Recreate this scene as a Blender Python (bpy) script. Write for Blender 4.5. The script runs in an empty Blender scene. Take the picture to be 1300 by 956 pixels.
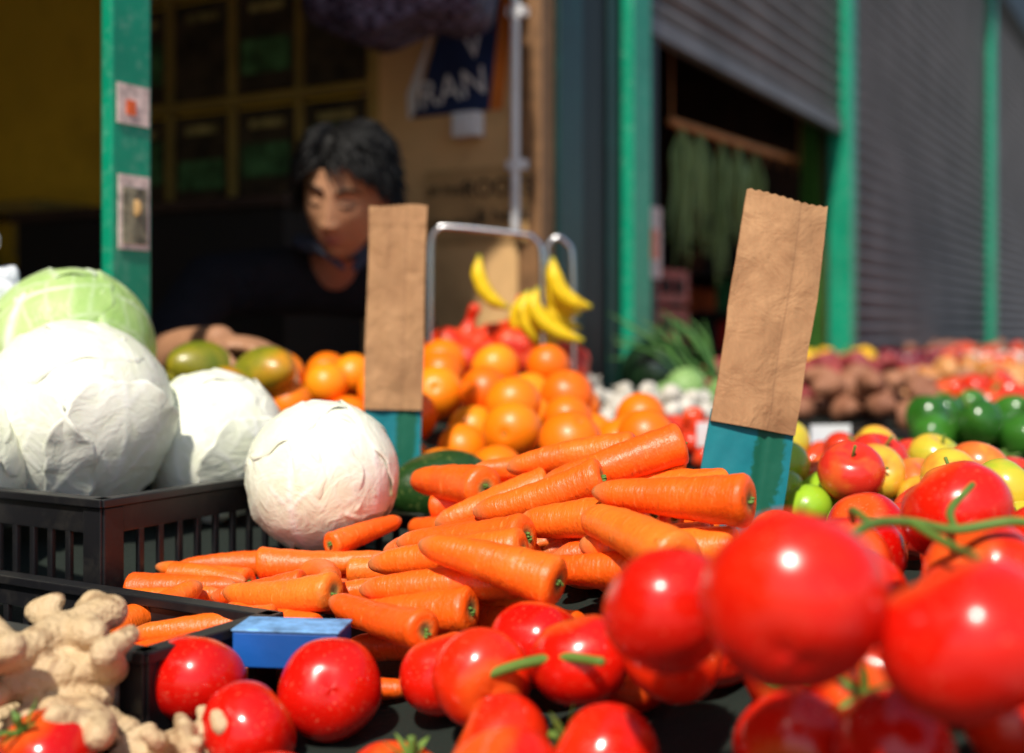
import bpy, math, random
import numpy as np
from mathutils import Vector, Matrix, Euler, noise as mnoise
random.seed(7); rng=np.random.default_rng(7)
scene=bpy.context.scene
CAMZ=1.30
# ------------------------------------------------------------------ mesh buffer
class Buf:
    def __init__(s): s.v=[];s.f=[];s.l=[];s.t=[];s.m=[];s.sm=[];s.n=0
    def add(s,V,F,L=None,t=0.5,mi=0,smooth=True):
        V=np.asarray(V,float); F=np.asarray(F,int)
        s.v.append(V); s.f.append(F+s.n); s.l.append(V if L is None else np.asarray(L,float))
        tt=np.asarray(t,float)
        s.t.append(np.full(len(V),float(tt)) if tt.ndim==0 else tt)
        s.m.append(np.full(len(F),mi)); s.sm.append(np.full(len(F),smooth)); s.n+=len(V)
def obj(name,buf,mats,parent=None,mods=()):
    V=np.concatenate(buf.v); F=np.concatenate(buf.f)
    me=bpy.data.meshes.new(name); me.from_pydata(V.tolist(),[],F.tolist())
    a=me.attributes.new('tint','FLOAT','POINT'); a.data.foreach_set('value',np.concatenate(buf.t).astype(np.float32))
    a=me.attributes.new('loc','FLOAT_VECTOR','POINT'); a.data.foreach_set('vector',np.concatenate(buf.l).astype(np.float32).ravel())
    for m in (mats if isinstance(mats,(list,tuple)) else [mats]): me.materials.append(m)
    me.polygons.foreach_set('material_index',np.concatenate(buf.m).astype(np.int32))
    me.polygons.foreach_set('use_smooth',np.concatenate(buf.sm))
    me.update()
    o=bpy.data.objects.new(name,me); scene.collection.objects.link(o)
    if parent: o.parent=parent
    for (typ,kw) in mods:
        md=o.modifiers.new(typ,typ)
        for k,v in kw.items(): setattr(md,k,v)
    return o
def empty(name):
    o=bpy.data.objects.new(name,None); o.empty_display_size=.1; scene.collection.objects.link(o); return o
def gridfaces(nu,nv,wrap=True):
    F=[]
    for j in range(nv-1):
        for i in range(nu if wrap else nu-1):
            i2=(i+1)%nu
            F.append((j*nu+i,(j+1)*nu+i,(j+1)*nu+i2,j*nu+i2))
    return np.array(F)
_gf={}
def gf(nu,nv,wrap=True):
    k=(nu,nv,wrap)
    if k not in _gf: _gf[k]=gridfaces(nu,nv,wrap)
    return _gf[k]
def sph(nu,nv):
    ph=np.linspace(0,2*np.pi,nu,endpoint=False); th=np.linspace(0.01,np.pi-.01,nv)
    T,P=np.meshgrid(th,ph,indexing='ij'); T=T.ravel();P=P.ravel()
    return T,P,np.stack([np.sin(T)*np.cos(P),np.sin(T)*np.sin(P),np.cos(T)],1)
def box(buf,c,size,M=None,mi=0,t=.5,smooth=False):
    sx,sy,sz=[q/2 for q in size]
    V=np.array([[x,y,z] for z in(-sz,sz) for y in(-sy,sy) for x in(-sx,sx)])+np.array(c)
    F=[(0,2,3,1),(4,5,7,6),(0,1,5,4),(2,6,7,3),(0,4,6,2),(1,3,7,5)]
    if M is not None: V=V@np.array(M[0]).T+np.array(M[1])
    buf.add(V,F,t=t,mi=mi,smooth=smooth)
def box2(buf,a,b,M=None,mi=0,t=.5):
    a=np.array(a,float);b=np.array(b,float); box(buf,(a+b)/2,np.abs(b-a),M,mi,t)
def tube(buf,pts,rad,n=10,mi=0,t=.5,L=None,close=True,sub=0,flat=1.0):
    pts=np.array(pts,float); rad=np.full(len(pts),rad,float) if np.ndim(rad)==0 else np.array(rad,float)
    if sub:
        P=np.vstack([2*pts[0]-pts[1],pts,2*pts[-1]-pts[-2]]); R=np.concatenate([[rad[0]],rad,[rad[-1]]])
        out=[];ro=[]
        for i in range(1,len(P)-2):
            for k in range(sub):
                u=k/sub
                q=.5*((2*P[i])+(-P[i-1]+P[i+1])*u+(2*P[i-1]-5*P[i]+4*P[i+1]-P[i+2])*u*u+(-P[i-1]+3*P[i]-3*P[i+1]+P[i+2])*u**3)
                out.append(q); ro.append(R[i]*(1-u)+R[i+1]*u)
        out.append(pts[-1]); ro.append(rad[-1]); pts=np.array(out); rad=np.array(ro)
    if close:
        d0=pts[0]-pts[1]; d0/=np.linalg.norm(d0)+1e-9; d1=pts[-1]-pts[-2]; d1/=np.linalg.norm(d1)+1e-9
        pts=np.vstack([pts[0]+d0*rad[0]*.55,pts[0]+d0*rad[0]*.45,pts,pts[-1]+d1*rad[-1]*.45,pts[-1]+d1*rad[-1]*.55])
        rad=np.concatenate([[rad[0]*.05,rad[0]*.7],rad,[rad[-1]*.7,rad[-1]*.05]])
    T=np.gradient(pts,axis=0); T/=np.linalg.norm(T,axis=1)[:,None]+1e-12
    up=np.array([0,0,1.]) if abs(T[0][2])<.9 else np.array([1.,0,0])
    N=np.cross(T[0],up); N/=np.linalg.norm(N); rings=[]
    a=np.linspace(0,2*np.pi,n,endpoint=False)
    for i in range(len(pts)):
        N=N-T[i]*np.dot(N,T[i]); N/=np.linalg.norm(N)+1e-12; Bn=np.cross(T[i],N)
        rings.append(pts[i]+rad[i]*(np.cos(a)[:,None]*N+flat*np.sin(a)[:,None]*Bn))
    V=np.concatenate(rings); k=len(pts)
    u=np.repeat(np.linspace(0,1,k),n); LL=np.stack([u,np.tile(np.cos(a),k),np.tile(np.sin(a),k)],1)
    buf.add(V,gf(n,k)[:,::-1],L=LL,t=t,mi=mi)
def capsule(buf,p0,p1,r0,r1,n=16,mi=0):
    p0=np.array(p0,float);p1=np.array(p1,float);d=p1-p0;Ld=np.linalg.norm(d);d/=Ld
    pts=[];rs=[]
    for a in np.linspace(-89,0,7): pts.append(p0+d*r0*math.sin(math.radians(a))); rs.append(r0*math.cos(math.radians(a)))
    for k in (.33,.66): pts.append(p0+d*Ld*k); rs.append(r0+(r1-r0)*k)
    for a in np.linspace(0,89,7): pts.append(p1+d*r1*math.sin(math.radians(a))); rs.append(r1*math.cos(math.radians(a)))
    tube(buf,pts,rs,n=n,close=False,mi=mi)
def ellipsoid(buf,c,r,R=None,n=20,mi=0):
    T,P,D=sph(n,n//2+3); V=D*np.array(r)
    if R is not None: V=V@np.array(R).T
    buf.add(V+np.array(c),gf(n,n//2+3),mi=mi)
# ------------------------------------------------------------------ facade frame
FO=np.array([.338,3.2,0.]); U=np.array([.5,.866025,0]); S=np.array([-.866025,.5,0])
FR=np.array([[U[0],S[0],0],[U[1],S[1],0],[0,0,1]]); FAC=(FR,FO)
def fac(t,s,z): return FO+U*t+S*s+np.array([0,0,z])
# ------------------------------------------------------------------ materials
class Mt:
    def __init__(s,name,rough=.5,spec=.5,coat=0,metal=0,coatr=.1):
        s.m=bpy.data.materials.new(name); s.m.use_nodes=True; s.nt=s.m.node_tree; s.b=s.nt.nodes['Principled BSDF']
        s.b.inputs['Roughness'].default_value=rough; s.b.inputs['Specular IOR Level'].default_value=spec
        s.b.inputs['Coat Weight'].default_value=coat; s.b.inputs['Coat Roughness'].default_value=coatr
        s.b.inputs['Metallic'].default_value=metal
    def n(s,t,**k):
        q=s.nt.nodes.new(t)
        for a,v in k.items(): setattr(q,a,v)
        return q
    def l(s,a,b): s.nt.links.new(a,b)
    def coord(s): return s.n('ShaderNodeTexCoord').outputs['Object']
    def loc(s): return s.n('ShaderNodeAttribute',attribute_name='loc').outputs['Vector']
    def tint(s): return s.n('ShaderNodeAttribute',attribute_name='tint').outputs['Fac']
    def math(s,op,a,b=0.,c=None,clamp=False):
        q=s.n('ShaderNodeMath',operation=op,use_clamp=clamp)
        for i,v in enumerate((a,b,c)):
            if v is None: continue
            if isinstance(v,(int,float)): q.inputs[i].default_value=v
            else: s.l(v,q.inputs[i])
        return q.outputs[0]
    def noise(s,vec,scale,detail=3,rough=.5,dist=0,vs=None):
        q=s.n('ShaderNodeTexNoise'); q.inputs['Scale'].default_value=scale; q.inputs['Detail'].default_value=detail
        q.inputs['Roughness'].default_value=rough; q.inputs['Distortion'].default_value=dist
        if vs:
            mp=s.n('ShaderNodeMapping'); mp.inputs['Scale'].default_value=vs; s.l(vec,mp.inputs['Vector']); vec=mp.outputs[0]
        s.l(vec,q.inputs['Vector']); return q.outputs['Fac']
    def ramp(s,f,stops):
        q=s.n('ShaderNodeValToRGB'); cr=q.color_ramp
        while len(cr.elements)<len(stops): cr.elements.new(.5)
        for e,(p,c) in zip(cr.elements,stops):
            e.position=p; e.color=(*c,1) if not isinstance(c,(int,float)) else (c,c,c,1)
        s.l(f,q.inputs[0]); return q.outputs[0]
    def mix(s,f,a,b,bt='MIX'):
        q=s.n('ShaderNodeMix',data_type='RGBA',blend_type=bt)
        if isinstance(f,(int,float)): q.inputs['Factor'].default_value=f
        else: s.l(f,q.inputs['Factor'])
        for nm,v in ((6,a),(7,b)):
            if isinstance(v,tuple): q.inputs[nm].default_value=(*v,1)
            else: s.l(v,q.inputs[nm])
        return q.outputs[2]
    def color(s,c):
        if isinstance(c,tuple): s.b.inputs['Base Color'].default_value=(*c,1)
        else: s.l(c,s.b.inputs['Base Color'])
        return s
    def bump(s,h,strength=.5,dist=.001):
        q=s.n('ShaderNodeBump'); q.inputs['Strength'].default_value=strength; q.inputs['Distance'].default_value=dist
        s.l(h,q.inputs['Height']); s.l(q.outputs[0],s.b.inputs['Normal']); return s
    def roughn(s,v): s.l(v,s.b.inputs['Roughness']); return s
def fruit(name,c1,c2,rough=.35,ns=25,coat=.0,bs=150,bstr=.3,bd=.0008,speck=None,spec=.5):
    m=Mt(name,rough,spec,coat); co=m.coord()
    f=m.math('ADD',m.math('MULTIPLY',m.noise(co,ns,2),.9),m.math('MULTIPLY',m.tint(),.7))
    f=m.math('SUBTRACT',f,.3,clamp=True)
    c=m.mix(f,c1,c2)
    if speck:
        sp=m.ramp(m.noise(co,speck[0],2),[(speck[2],0.),(min(speck[2]+.06,1),1.)]); c=m.mix(m.math('MULTIPLY',sp,.7),c,speck[1])
    m.color(c); m.bump(m.noise(co,bs,1),bstr,bd); return m.m
def plain(name,c,rough=.6,var=.25,ns=8,bs=60,bstr=.3,bd=.002,metal=0,coat=0,spec=.5,dirt=None):
    m=Mt(name,rough,spec,coat,metal); co=m.coord()
    dk=tuple(q*(1-var) for q in c); lt=tuple(min(q*(1+var),1) for q in c)
    col=m.mix(m.ramp(m.noise(co,ns,3,.6),[(.3,0.),(.7,1.)]),dk,lt)
    if dirt: col=m.mix(m.math('MULTIPLY',m.ramp(m.noise(co,dirt[0],4,.7),[(.5,0.),(.7,1.)]),dirt[2]),col,dirt[1])
    m.color(col)
    if bstr>.1: m.bump(m.noise(co,bs,2),bstr,bd)
    return m.m

m_orange=Mt('orange_peel',.36,.45,.05)
_co=m_orange.coord(); _f=m_orange.math('ADD',m_orange.math('MULTIPLY',m_orange.noise(_co,18,2),.5),m_orange.math('MULTIPLY',m_orange.tint(),.7)) 
_c=m_orange.ramp(_f,[(.2,(.95,.15,.002)),(.6,(.98,.225,.003)),(.95,(.98,.32,.008))])
_v=m_orange.n('ShaderNodeTexVoronoi'); _v.inputs['Scale'].default_value=520; m_orange.l(_co,_v.inputs['Vector'])
m_orange.color(_c).bump(_v.outputs['Distance'],.35,.0006); m_orange=m_orange.m
def tomato_mat():
    m=Mt('tomato_skin',.22,.5,.12,coatr=.08); L=m.loc(); co=m.coord()
    sx=m.n('ShaderNodeSeparateXYZ'); m.l(L,sx.inputs[0])
    f=m.math('ADD',m.math('MULTIPLY',m.noise(co,16,3),.6),m.math('MULTIPLY',m.tint(),.5))
    c=m.ramp(f,[(.25,(.58,.004,.002)),(.6,(.76,.011,.003)),(.95,(.88,.045,.006))])
    top=m.ramp(m.math('ADD',sx.outputs[2],m.math('MULTIPLY',m.noise(co,40,2),.2)),[(.78,0.),(1.0,1.)])
    c=m.mix(m.math('MULTIPLY',top,.45),c,(.86,.18,.02))
    sp=m.ramp(m.noise(co,420,1),[(.66,0.),(.74,1.)]); c=m.mix(m.math('MULTIPLY',sp,.22),c,(.95,.4,.2))
    m.color(c); m.roughn(m.ramp(m.noise(co,30,3),[(.3,.15),(.75,.34)]))
    m.bump(m.noise(co,45,2),.25,.003); return m.m
m_tomato=tomato_mat()
def carrot_mat():
    m=Mt('carrot_skin',.40,.5,.0); L=m.loc(); sx=m.n('ShaderNodeSeparateXYZ'); m.l(L,sx.inputs[0]); co=m.coord()
    cx=m.n('ShaderNodeCombineXYZ')
    m.l(m.math('MULTIPLY',sx.outputs[0],42.),cx.inputs[0])
    for i in(1,2): m.l(m.math('ADD',m.math('MULTIPLY',sx.outputs[i],1.6),m.math('MULTIPLY',m.tint(),37.)),cx.inputs[i])
    rings=m.noise(cx.outputs[0],1.0,3,.65)
    f=m.math('ADD',m.math('MULTIPLY',m.noise(co,22,3,.6),.6),m.math('MULTIPLY',m.tint(),.5))
    c=m.ramp(f,[(.2,(.90,.085,.003)),(.55,(.96,.138,.006)),(.9,(.97,.22,.02))])
    dl=m.ramp(rings,[(.28,1.),(.38,0.)]); c=m.mix(m.math('MULTIPLY',dl,.55),c,(.45,.06,.008))
    lt=m.ramp(rings,[(.60,0.),(.72,1.)]); c=m.mix(m.math('MULTIPLY',lt,.35),c,(.98,.42,.12))
    dr=m.ramp(m.noise(co,55,4,.7),[(.58,0.),(.72,1.)]); c=m.mix(m.math('MULTIPLY',dr,.38),c,(.36,.13,.035))
    rr=m.math('SQRT',m.math('ADD',m.math('POWER',sx.outputs[1],2.),m.math('POWER',sx.outputs[2],2.)))
    head=m.math('MULTIPLY',m.ramp(rr,[(.26,1.),(.56,0.)]),m.ramp(sx.outputs[0],[(.05,1.),(.08,0.)]))
    hc=m.ramp(rr,[(.0,(.10,.08,.03)),(.2,(.25,.17,.06)),(.44,(.60,.27,.06))])
    c=m.mix(head,c,hc)
    tip=m.ramp(sx.outputs[0],[(.86,0.),(.97,1.)]); c=m.mix(m.math('MULTIPLY',tip,.7),c,(.45,.2,.07))
    m.color(c).bump(m.math('ADD',rings,m.math('MULTIPLY',m.noise(co,250,1),.4)),.6,.0018)
    return m.m
m_carrot=carrot_mat()
def cabbage_mat(name,cw,cg,fg):
    m=Mt(name,.42,.4); co=m.coord(); t=m.tint()
    f=m.math('MULTIPLY',m.ramp(m.noise(co,8,3,.6),[(.35,0.),(.7,1.)]),fg)
    c=m.mix(f,cw,cg); c=m.mix(m.math('MULTIPLY',t,.75),c,(.95,.95,.88))
    ve=m.noise(co,30,4,.6,1.6)
    c=m.mix(m.math('MULTIPLY',m.ramp(ve,[(.42,1.),(.50,0.)]),.20),c,cg)
    br=m.ramp(m.noise(co,20,4,.7),[(.62,0.),(.78,1.)]); c=m.mix(m.math('MULTIPLY',br,.25),c,(.66,.44,.28))
    m.color(c); m.bump(ve,.5,.005); return m.m
m_cabw=cabbage_mat('white_cabbage_leaf',(.88,.88,.76),(.72,.78,.50),.65)
m_cabg=cabbage_mat('green_cabbage_leaf',(.50,.66,.26),(.24,.46,.08),.9)
m_calyx=fruit('vine_stem_green',(.05,.14,.015),(.16,.26,.04),rough=.6,ns=60,bs=300,bstr=.5)
m_mango=Mt('mango_skin',.35,.5,.1); _co=m_mango.coord()
_f=m_mango.math('ADD',m_mango.math('MULTIPLY',m_mango.noise(_co,11,2,.5,.6),.9),m_mango.math('MULTIPLY',m_mango.tint(),.30))
_c=m_mango.ramp(_f,[(.38,(.08,.14,.010)),(.58,(.28,.24,.012)),(.76,(.75,.27,.012)),(.95,(.70,.1,.012))])
_c=m_mango.mix(m_mango.math('MULTIPLY',m_mango.ramp(m_mango.noise(_co,160,2),[(.6,0.),(.68,1.)]),.5),_c,(.10,.06,.02))
m_mango.color(_c); m_mango=m_mango.m
m_avoc=fruit('dark_green_squash_skin',(.012,.04,.008),(.03,.085,.015),rough=.3,ns=30,coat=.2,bs=90,bstr=.5,bd=.002,speck=(200,(.15,.2,.05),.62))
m_melon=fruit('dark_melon_skin',(.006,.014,.008),(.012,.035,.012),rough=.25,coat=.3)
m_apple=Mt('apple_skin',.25,.5,.2); _co=m_apple.coord()
_f=m_apple.math('ADD',m_apple.math('MULTIPLY',m_apple.noise(_co,22,3,.6),.7),m_apple.math('MULTIPLY',m_apple.tint(),.75))
m_apple.color(m_apple.ramp(_f,[(.3,(.35,.48,.03)),(.5,(.75,.50,.04)),(.68,(.85,.20,.03)),(.95,(.68,.03,.015))])); m_apple=m_apple.m
m_lime=fruit('lime_skin',(.20,.46,.01),(.48,.66,.04),rough=.3,coat=.15,bs=500,bstr=.3)
m_ginger=fruit('ginger_skin',(.52,.37,.20),(.78,.61,.39),rough=.65,ns=40,bs=240,bstr=.9,bd=.003,speck=(60,(.30,.18,.09),.58))
m_banana=Mt('banana_skin',.42,.4); _L=m_banana.loc(); _s=m_banana.n('ShaderNodeSeparateXYZ'); m_banana.l(_L,_s.inputs[0])
_c=m_banana.ramp(_s.outputs[0],[(0.,(.12,.12,.01)),(.14,(.45,.42,.02)),(.25,(.88,.60,.01)),(.85,(.86,.56,.01)),(.93,(.4,.35,.02)),(.98,(.03,.02,.01))])
_c=m_banana.mix(m_banana.math('MULTIPLY',m_banana.ramp(m_banana.noise(m_banana.coord(),90,3),[(.6,0.),(.68,1.)]),.6),_c,(.2,.09,.01)); m_banana.color(_c); m_banana=m_banana.m
m_plastic=plain('black_crate_plastic',(.008,.008,.010),rough=.42,bs=200,bstr=.25,bd=.0005,dirt=(30,(.04,.036,.03),.4))
m_bluec=plain('blue_crate_plastic',(.01,.03,.35),rough=.4,bstr=.1)
m_chrome=plain('rack_steel',(.55,.56,.58),rough=.25,metal=1,var=.1,bstr=.05)
m_green=plain('green_gloss_paint',(.0,.26,.14),rough=.35,var=.15,ns=5,bs=40,bstr=.2,bd=.002,dirt=(55,(.30,.50,.40),.25))
m_teald=plain('dark_teal_paint',(.0,.022,.021),rough=.4,dirt=(30,(.0,.05,.04),.5))
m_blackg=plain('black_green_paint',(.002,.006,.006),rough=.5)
m_brown=plain('brown_wood_paint',(.20,.10,.04),rough=.6,ns=30)
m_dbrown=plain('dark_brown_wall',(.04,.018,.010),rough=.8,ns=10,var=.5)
m_wallc=plain('cream_plaster',(.66,.40,.17),rough=.85,var=.12,ns=4,bs=70,bstr=.3,dirt=(5,(.3,.18,.07),.5))
m_wally=plain('yellow_plaster',(.80,.50,.03),rough=.85,var=.12,ns=3,bs=70,bstr=.3,dirt=(3,(.35,.20,.01),.5))
m_ceil=plain('dim_ceiling',(.25,.18,.12),rough=.9)
m_floor=plain('shop_floor',(.12,.10,.09),rough=.8)
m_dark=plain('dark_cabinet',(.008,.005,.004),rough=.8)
m_frame=plain('yellow_shelf_frame',(.30,.20,.045),rough=.6)
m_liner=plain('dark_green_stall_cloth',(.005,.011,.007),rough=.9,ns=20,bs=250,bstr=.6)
def shutter_mat():
    m=Mt('shutter_steel',.5,.5,metal=.2); co=m.coord()
    c=m.mix(m.ramp(m.noise(co,3,3,.6),[(.3,0.),(.7,1.)]),(.11,.098,.10),(.20,.178,.18))
    st=m.ramp(m.noise(co,6,3,.7,vs=(1,1,.08)),[(.5,0.),(.75,1.)]); c=m.mix(m.math('MULTIPLY',st,.5),c,(.07,.06,.058))
    m.color(c); return m.m
m_shut=shutter_mat()
def kraft():
    m=Mt('kraft_paper',.8,.3); co=m.coord()
    c=m.mix(m.ramp(m.noise(co,14,4,.6),[(.3,0.),(.7,1.)]),(.31,.155,.070),(.50,.28,.135))
    fib=m.ramp(m.noise(co,300,3,.6,vs=(1,1,.15)),[(.35,0.),(.7,1.)]); c=m.mix(m.math('MULTIPLY',fib,.25),c,(.27,.145,.07))
    L=m.loc(); sx=m.n('ShaderNodeSeparateXYZ'); m.l(L,sx.inputs[0])
    seam=m.ramp(m.math('ABSOLUTE',m.math('SUBTRACT',sx.outputs[0],.66)),[(.004,1.),(.014,0.)]); c=m.mix(m.math('MULTIPLY',seam,.4),c,(.2,.1,.05))
    m.color(c).bump(m.noise(co,28,4,.6,.5),.8,.006); return m.m
m_kraft=kraft()
def tealcard():
    m=Mt('teal_card',.6,.4); co=m.coord(); c=m.mix(m.noise(co,25,3,.6),(.0,.13,.17),(.005,.24,.27))
    L=m.loc(); d=m.n('ShaderNodeVectorMath',operation='DISTANCE'); m.l(L,d.inputs[0]); d.inputs[1].default_value=(.74,.13,0)
    k=m.ramp(m.math('ADD',d.outputs['Value'],m.math('MULTIPLY',m.noise(co,200,3),.12)),[(.22,1.),(.26,0.)])
    c=m.mix(m.math('MULTIPLY',k,.85),c,(.0,.09,.03)); m.color(c).bump(m.noise(co,120,2),.3,.001); return m.m
m_teal=tealcard()
# ------------------------------------------------------------------ bed height of the display
CP=np.array([(-.25,.87,1.015),(-.12,.87,1.017),(0,.88,1.03),(.02,.72,1.01),(.05,.60,1.00),(.13,.56,1.06),(.3,.56,1.07),(.3,.85,1.10),(.45,.8,1.09),(0,.45,.95),(-.3,.5,.95),(.6,.6,1.05),(-.25,.76,.965),(-.1,.75,.970),(-.12,.62,.95),
 (-.33,.82,1.0),(-.4,1.0,.99),(-.5,1.25,1.04),(-.28,1.15,1.012),(-.1,1.08,1.025),(0,1.0,1.045),(.1,1.02,1.078),(.13,1.15,1.098),(.08,1.3,1.085),(-.2,1.35,1.05),(.22,1.12,1.08),
 (-.09,1.45,1.05),(.27,1.3,1.085),(.45,1.4,1.085),(.65,1.4,1.05),(0,1.6,1.08),(-.12,1.65,1.06),(0,1.85,1.130),(-.05,2.1,1.175),(.2,1.75,1.08),(.25,2.0,1.07),(-.3,2.0,1.16),
 (-.45,1.75,1.17),(-.5,1.4,1.07),(-.37,1.5,1.07),(.6,2.1,1.03),(.95,2.3,1.04),(.3,2.2,1.09),(.27,2.42,1.12),(.9,3.1,1.09),(1.3,4,1.11),(2,5.2,1.12),(3,7,1.13),(1.0,1.8,1.0),(.35,2.8,1.10),(0,2.4,1.16)])
def B(x,y):
    x=np.atleast_1d(np.asarray(x,float));y=np.atleast_1d(np.asarray(y,float))
    d2=(x[:,None]-CP[:,0])**2+(y[:,None]-CP[:,1])**2+4e-4
    w=1/d2**2; return (w*CP[:,2]).sum(1)/w.sum(1)
PK_P=np.zeros((0,3)); PK_R=np.zeros(0)
def pk_add(C,r):
    global PK_P,PK_R
    PK_P=np.vstack([PK_P,np.atleast_2d(C)]); PK_R=np.concatenate([PK_R,np.atleast_1d(r)])
def restz(x,y,offs,rads,sq=.95):
    z=np.max(B(x+offs[:,0],y+offs[:,1])+rads-offs[:,2])
    if len(PK_P):
        near=(np.abs(PK_P[:,0]-x)<.3)&(np.abs(PK_P[:,1]-y)<.3); P=PK_P[near];R=PK_R[near]
        if len(P):
            dx=P[:,0][None]-(x+offs[:,0])[:,None]; dy=P[:,1][None]-(y+offs[:,1])[:,None]
            rs=(R[None]+rads[:,None])*sq; q=rs**2-dx**2-dy**2; ok=q>0
            if ok.any():
                zz=np.where(ok,P[:,2][None]+np.sqrt(np.maximum(q,0))-offs[:,2][:,None],-9); z=max(z,zz.max())
    return z
def rotm(yaw,pitch,roll):
    return np.array(Matrix.Rotation(yaw,3,'Z')@Matrix.Rotation(pitch,3,'Y')@Matrix.Rotation(roll,3,'X'))
def scatter(buf,n,reg,make,size,cap=9,elong=None,yaw=None,cands=10,up=None,sq=.95,mi=0,test=None):
    cx,cy,rx,ry,ang=reg; ca,sa=math.cos(ang),math.sin(ang); cnt=0
    for k in range(n):
        r=random.uniform(*size); best=None
        if elong:
            Lg=r*random.uniform(*elong); yw=yaw() if yaw else random.uniform(0,6.28)
        for c in range(cands):
            a=random.uniform(-1,1)*rx;b=random.uniform(-1,1)*ry; x=cx+a*ca-b*sa;y=cy+a*sa+b*ca
            if test and not test(x,y): continue
            if elong:
                h=Lg/2; e0=B(x-math.cos(yw)*h,y-math.sin(yw)*h)[0]; e1=B(x+math.cos(yw)*h,y+math.sin(yw)*h)[0]
                pt=-math.atan2((e1-e0)*.8,Lg)+random.gauss(0,.06)
                R=rotm(yw,pt,random.uniform(0,6.28)); ax=R[:,0]
                q=np.linspace(-h*.88,h*.88,6); offs=ax[None]*q[:,None]; rads=r*np.linspace(1,.55,6) if elong[0]>4.2 else r*np.array([.6,.9,1,1,.9,.6])
            else:
                R=None; offs=np.zeros((1,3)); rads=np.array([r])
            z=restz(x,y,offs,rads,sq)
            if best is None or z-B(x,y)[0]<best[6]: best=(x,y,z,R,offs,rads,z-B(x,y)[0])
        if best is None: continue
        x,y,z,R,offs,rads,hh=best
        if hh>cap: continue
        if R is None:
            R=np.array(Euler((random.gauss(0,up if up is not None else 3),random.gauss(0,up if up is not None else 3),random.uniform(0,6.28))).to_matrix())
        pk_add(offs+np.array([x,y,z]),rads); make(buf,np.array([x,y,z]),R,r,(Lg if elong else r),random.random()); cnt+=1
    return cnt
# ------------------------------------------------------------------ produce shapes
def mk_orange(buf,c,R,r,L,t,nu=28,nv=18):
    T,P,D=sph(nu,nv); rad=1-.10*np.exp(-(T/.16)**2)-.04*np.exp(-((np.pi-T)/.2)**2)+.012*np.cos(P*2+t*6)*np.sin(T); V=D*rad[:,None]*np.array([1,1,.95])
    buf.add((V*r)@R.T+c,gf(nu,nv),L=V,t=t)
    tube(buf,[c+R@np.array([0,0,r*.83]),c+R@np.array([0,0,r*.87])],[.0035,.0025],n=6,mi=1)
def mk_tomato(buf,c,R,r,L,t,nu=40,nv=28,cal=True):
    T,P,D=sph(nu,nv); ph=t*9
    lob=1+.022*np.cos(5*P+ph)*np.sin(T)**2*(.4+.6*np.cos(T/2)**2)+.018*np.cos(2*P+ph*2)
    V=D*lob[:,None]; V[:,2]=V[:,2]*.88-.16*np.exp(-(T/.38)**2)+.05*np.exp(-((np.pi-T)/.3)**2)
    buf.add((V*r)@R.T+c,gf(nu,nv),L=D,t=t)
    if cal:
        ns=random.choice((5,6))
        for k in range(ns):
            a=2*math.pi*k/ns+ph; ln=random.uniform(.45,.66)*r; lift=random.uniform(-.02,.25)*r
            n=7; V=[]
            for i in range(n):
                u=i/(n-1); w=.065*r*math.sin(math.pi*min(1,.18+u*.82))**.8+.003*r; rr=ln*u
                zz=r*(.72+.12*math.sin(min(1,u*1.3)*1.57))+lift*u*u+.03*r
                for sgn,dz in((-1,0),(0,-.02*r),(1,0)):
                    V.append((rr*math.cos(a)-sgn*w*math.sin(a),rr*math.sin(a)+sgn*w*math.cos(a),zz+dz))
            buf.add(np.array(V)@R.T+c,gf(3,n,False),t=t,mi=1)
        tube(buf,[c+R@np.array([0,0,r*.66]),c+R@np.array([.02*r,0,r*.88]),c+R@np.array([.10*r,.05*r,r*1.08])],[.0028,.0024,.003],n=8,mi=1,sub=3)
def mk_tomato_s(buf,c,R,r,L,t): mk_tomato(buf,c,R,r,L,t,36,24,cal=random.random()<.3)
def mk_apple(buf,c,R,r,L,t,nu=28,nv=20):
    T,P,D=sph(nu,nv); V=D.copy(); V[:,2]=V[:,2]*.9-.28*np.exp(-(T/.35)**2)+.16*np.exp(-((np.pi-T)/.35)**2); V[:,:2]*=(1+.05*np.cos(T))[:,None]
    buf.add((V*r)@R.T+c,gf(nu,nv),L=D,t=t); tube(buf,[c+R@np.array([0,0,r*.6]),c+R@np.array([.06*r,0,r*.98])],.0018,n=6,mi=1)
def mk_lime(buf,c,R,r,L,t,nu=24,nv=18):
    T,P,D=sph(nu,nv); V=D*np.array([.92,.92,1.05]); V[:,2]+=.12*np.exp(-(T/.25)**2)-.1*np.exp(-((np.pi-T)/.25)**2)
    buf.add((V*r)@R.T+c,gf(nu,nv),L=D,t=t)
def mk_oblong(kind):
    def f(buf,c,R,r,L,t,nu=18,nv=16):
        T,P,D=sph(nu,nv); V=np.stack([-D[:,2]*L/2,D[:,0]*r,D[:,1]*r],1); u=-D[:,2]; ph=t*20
        if kind=='mango': V[:,1:]*=(1+.10*u)[:,None]; V[:,1]+=.18*r*(1-u**2); V[:,2]*=.88
        if kind=='potato':
            k=1+.14*np.sin(3*u+ph)+.07*np.cos(2*P+ph)+.05*np.sin(7*u+ph*2); V[:,1:]*=k[:,None]; V[:,2]+=.3*r*np.sin(1.8*u+ph)
        if kind=='squash': V[:,1:]*=(1+.16*u)[:,None]
        if kind=='bean': V[:,1]+=L*.12*np.sin(1.7*u+ph); V[:,2]+=L*.06*np.cos(2*u+ph)
        buf.add(V@R.T+c,gf(nu,nv),L=V/r,t=t)
    return f
mk_mango=mk_oblong('mango'); mk_potato=mk_oblong('potato')
def mk_bean(buf,c,R,r,L,t):
    mk_oblong('bean')(buf,c,R,r,L,t,6,10)
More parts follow.
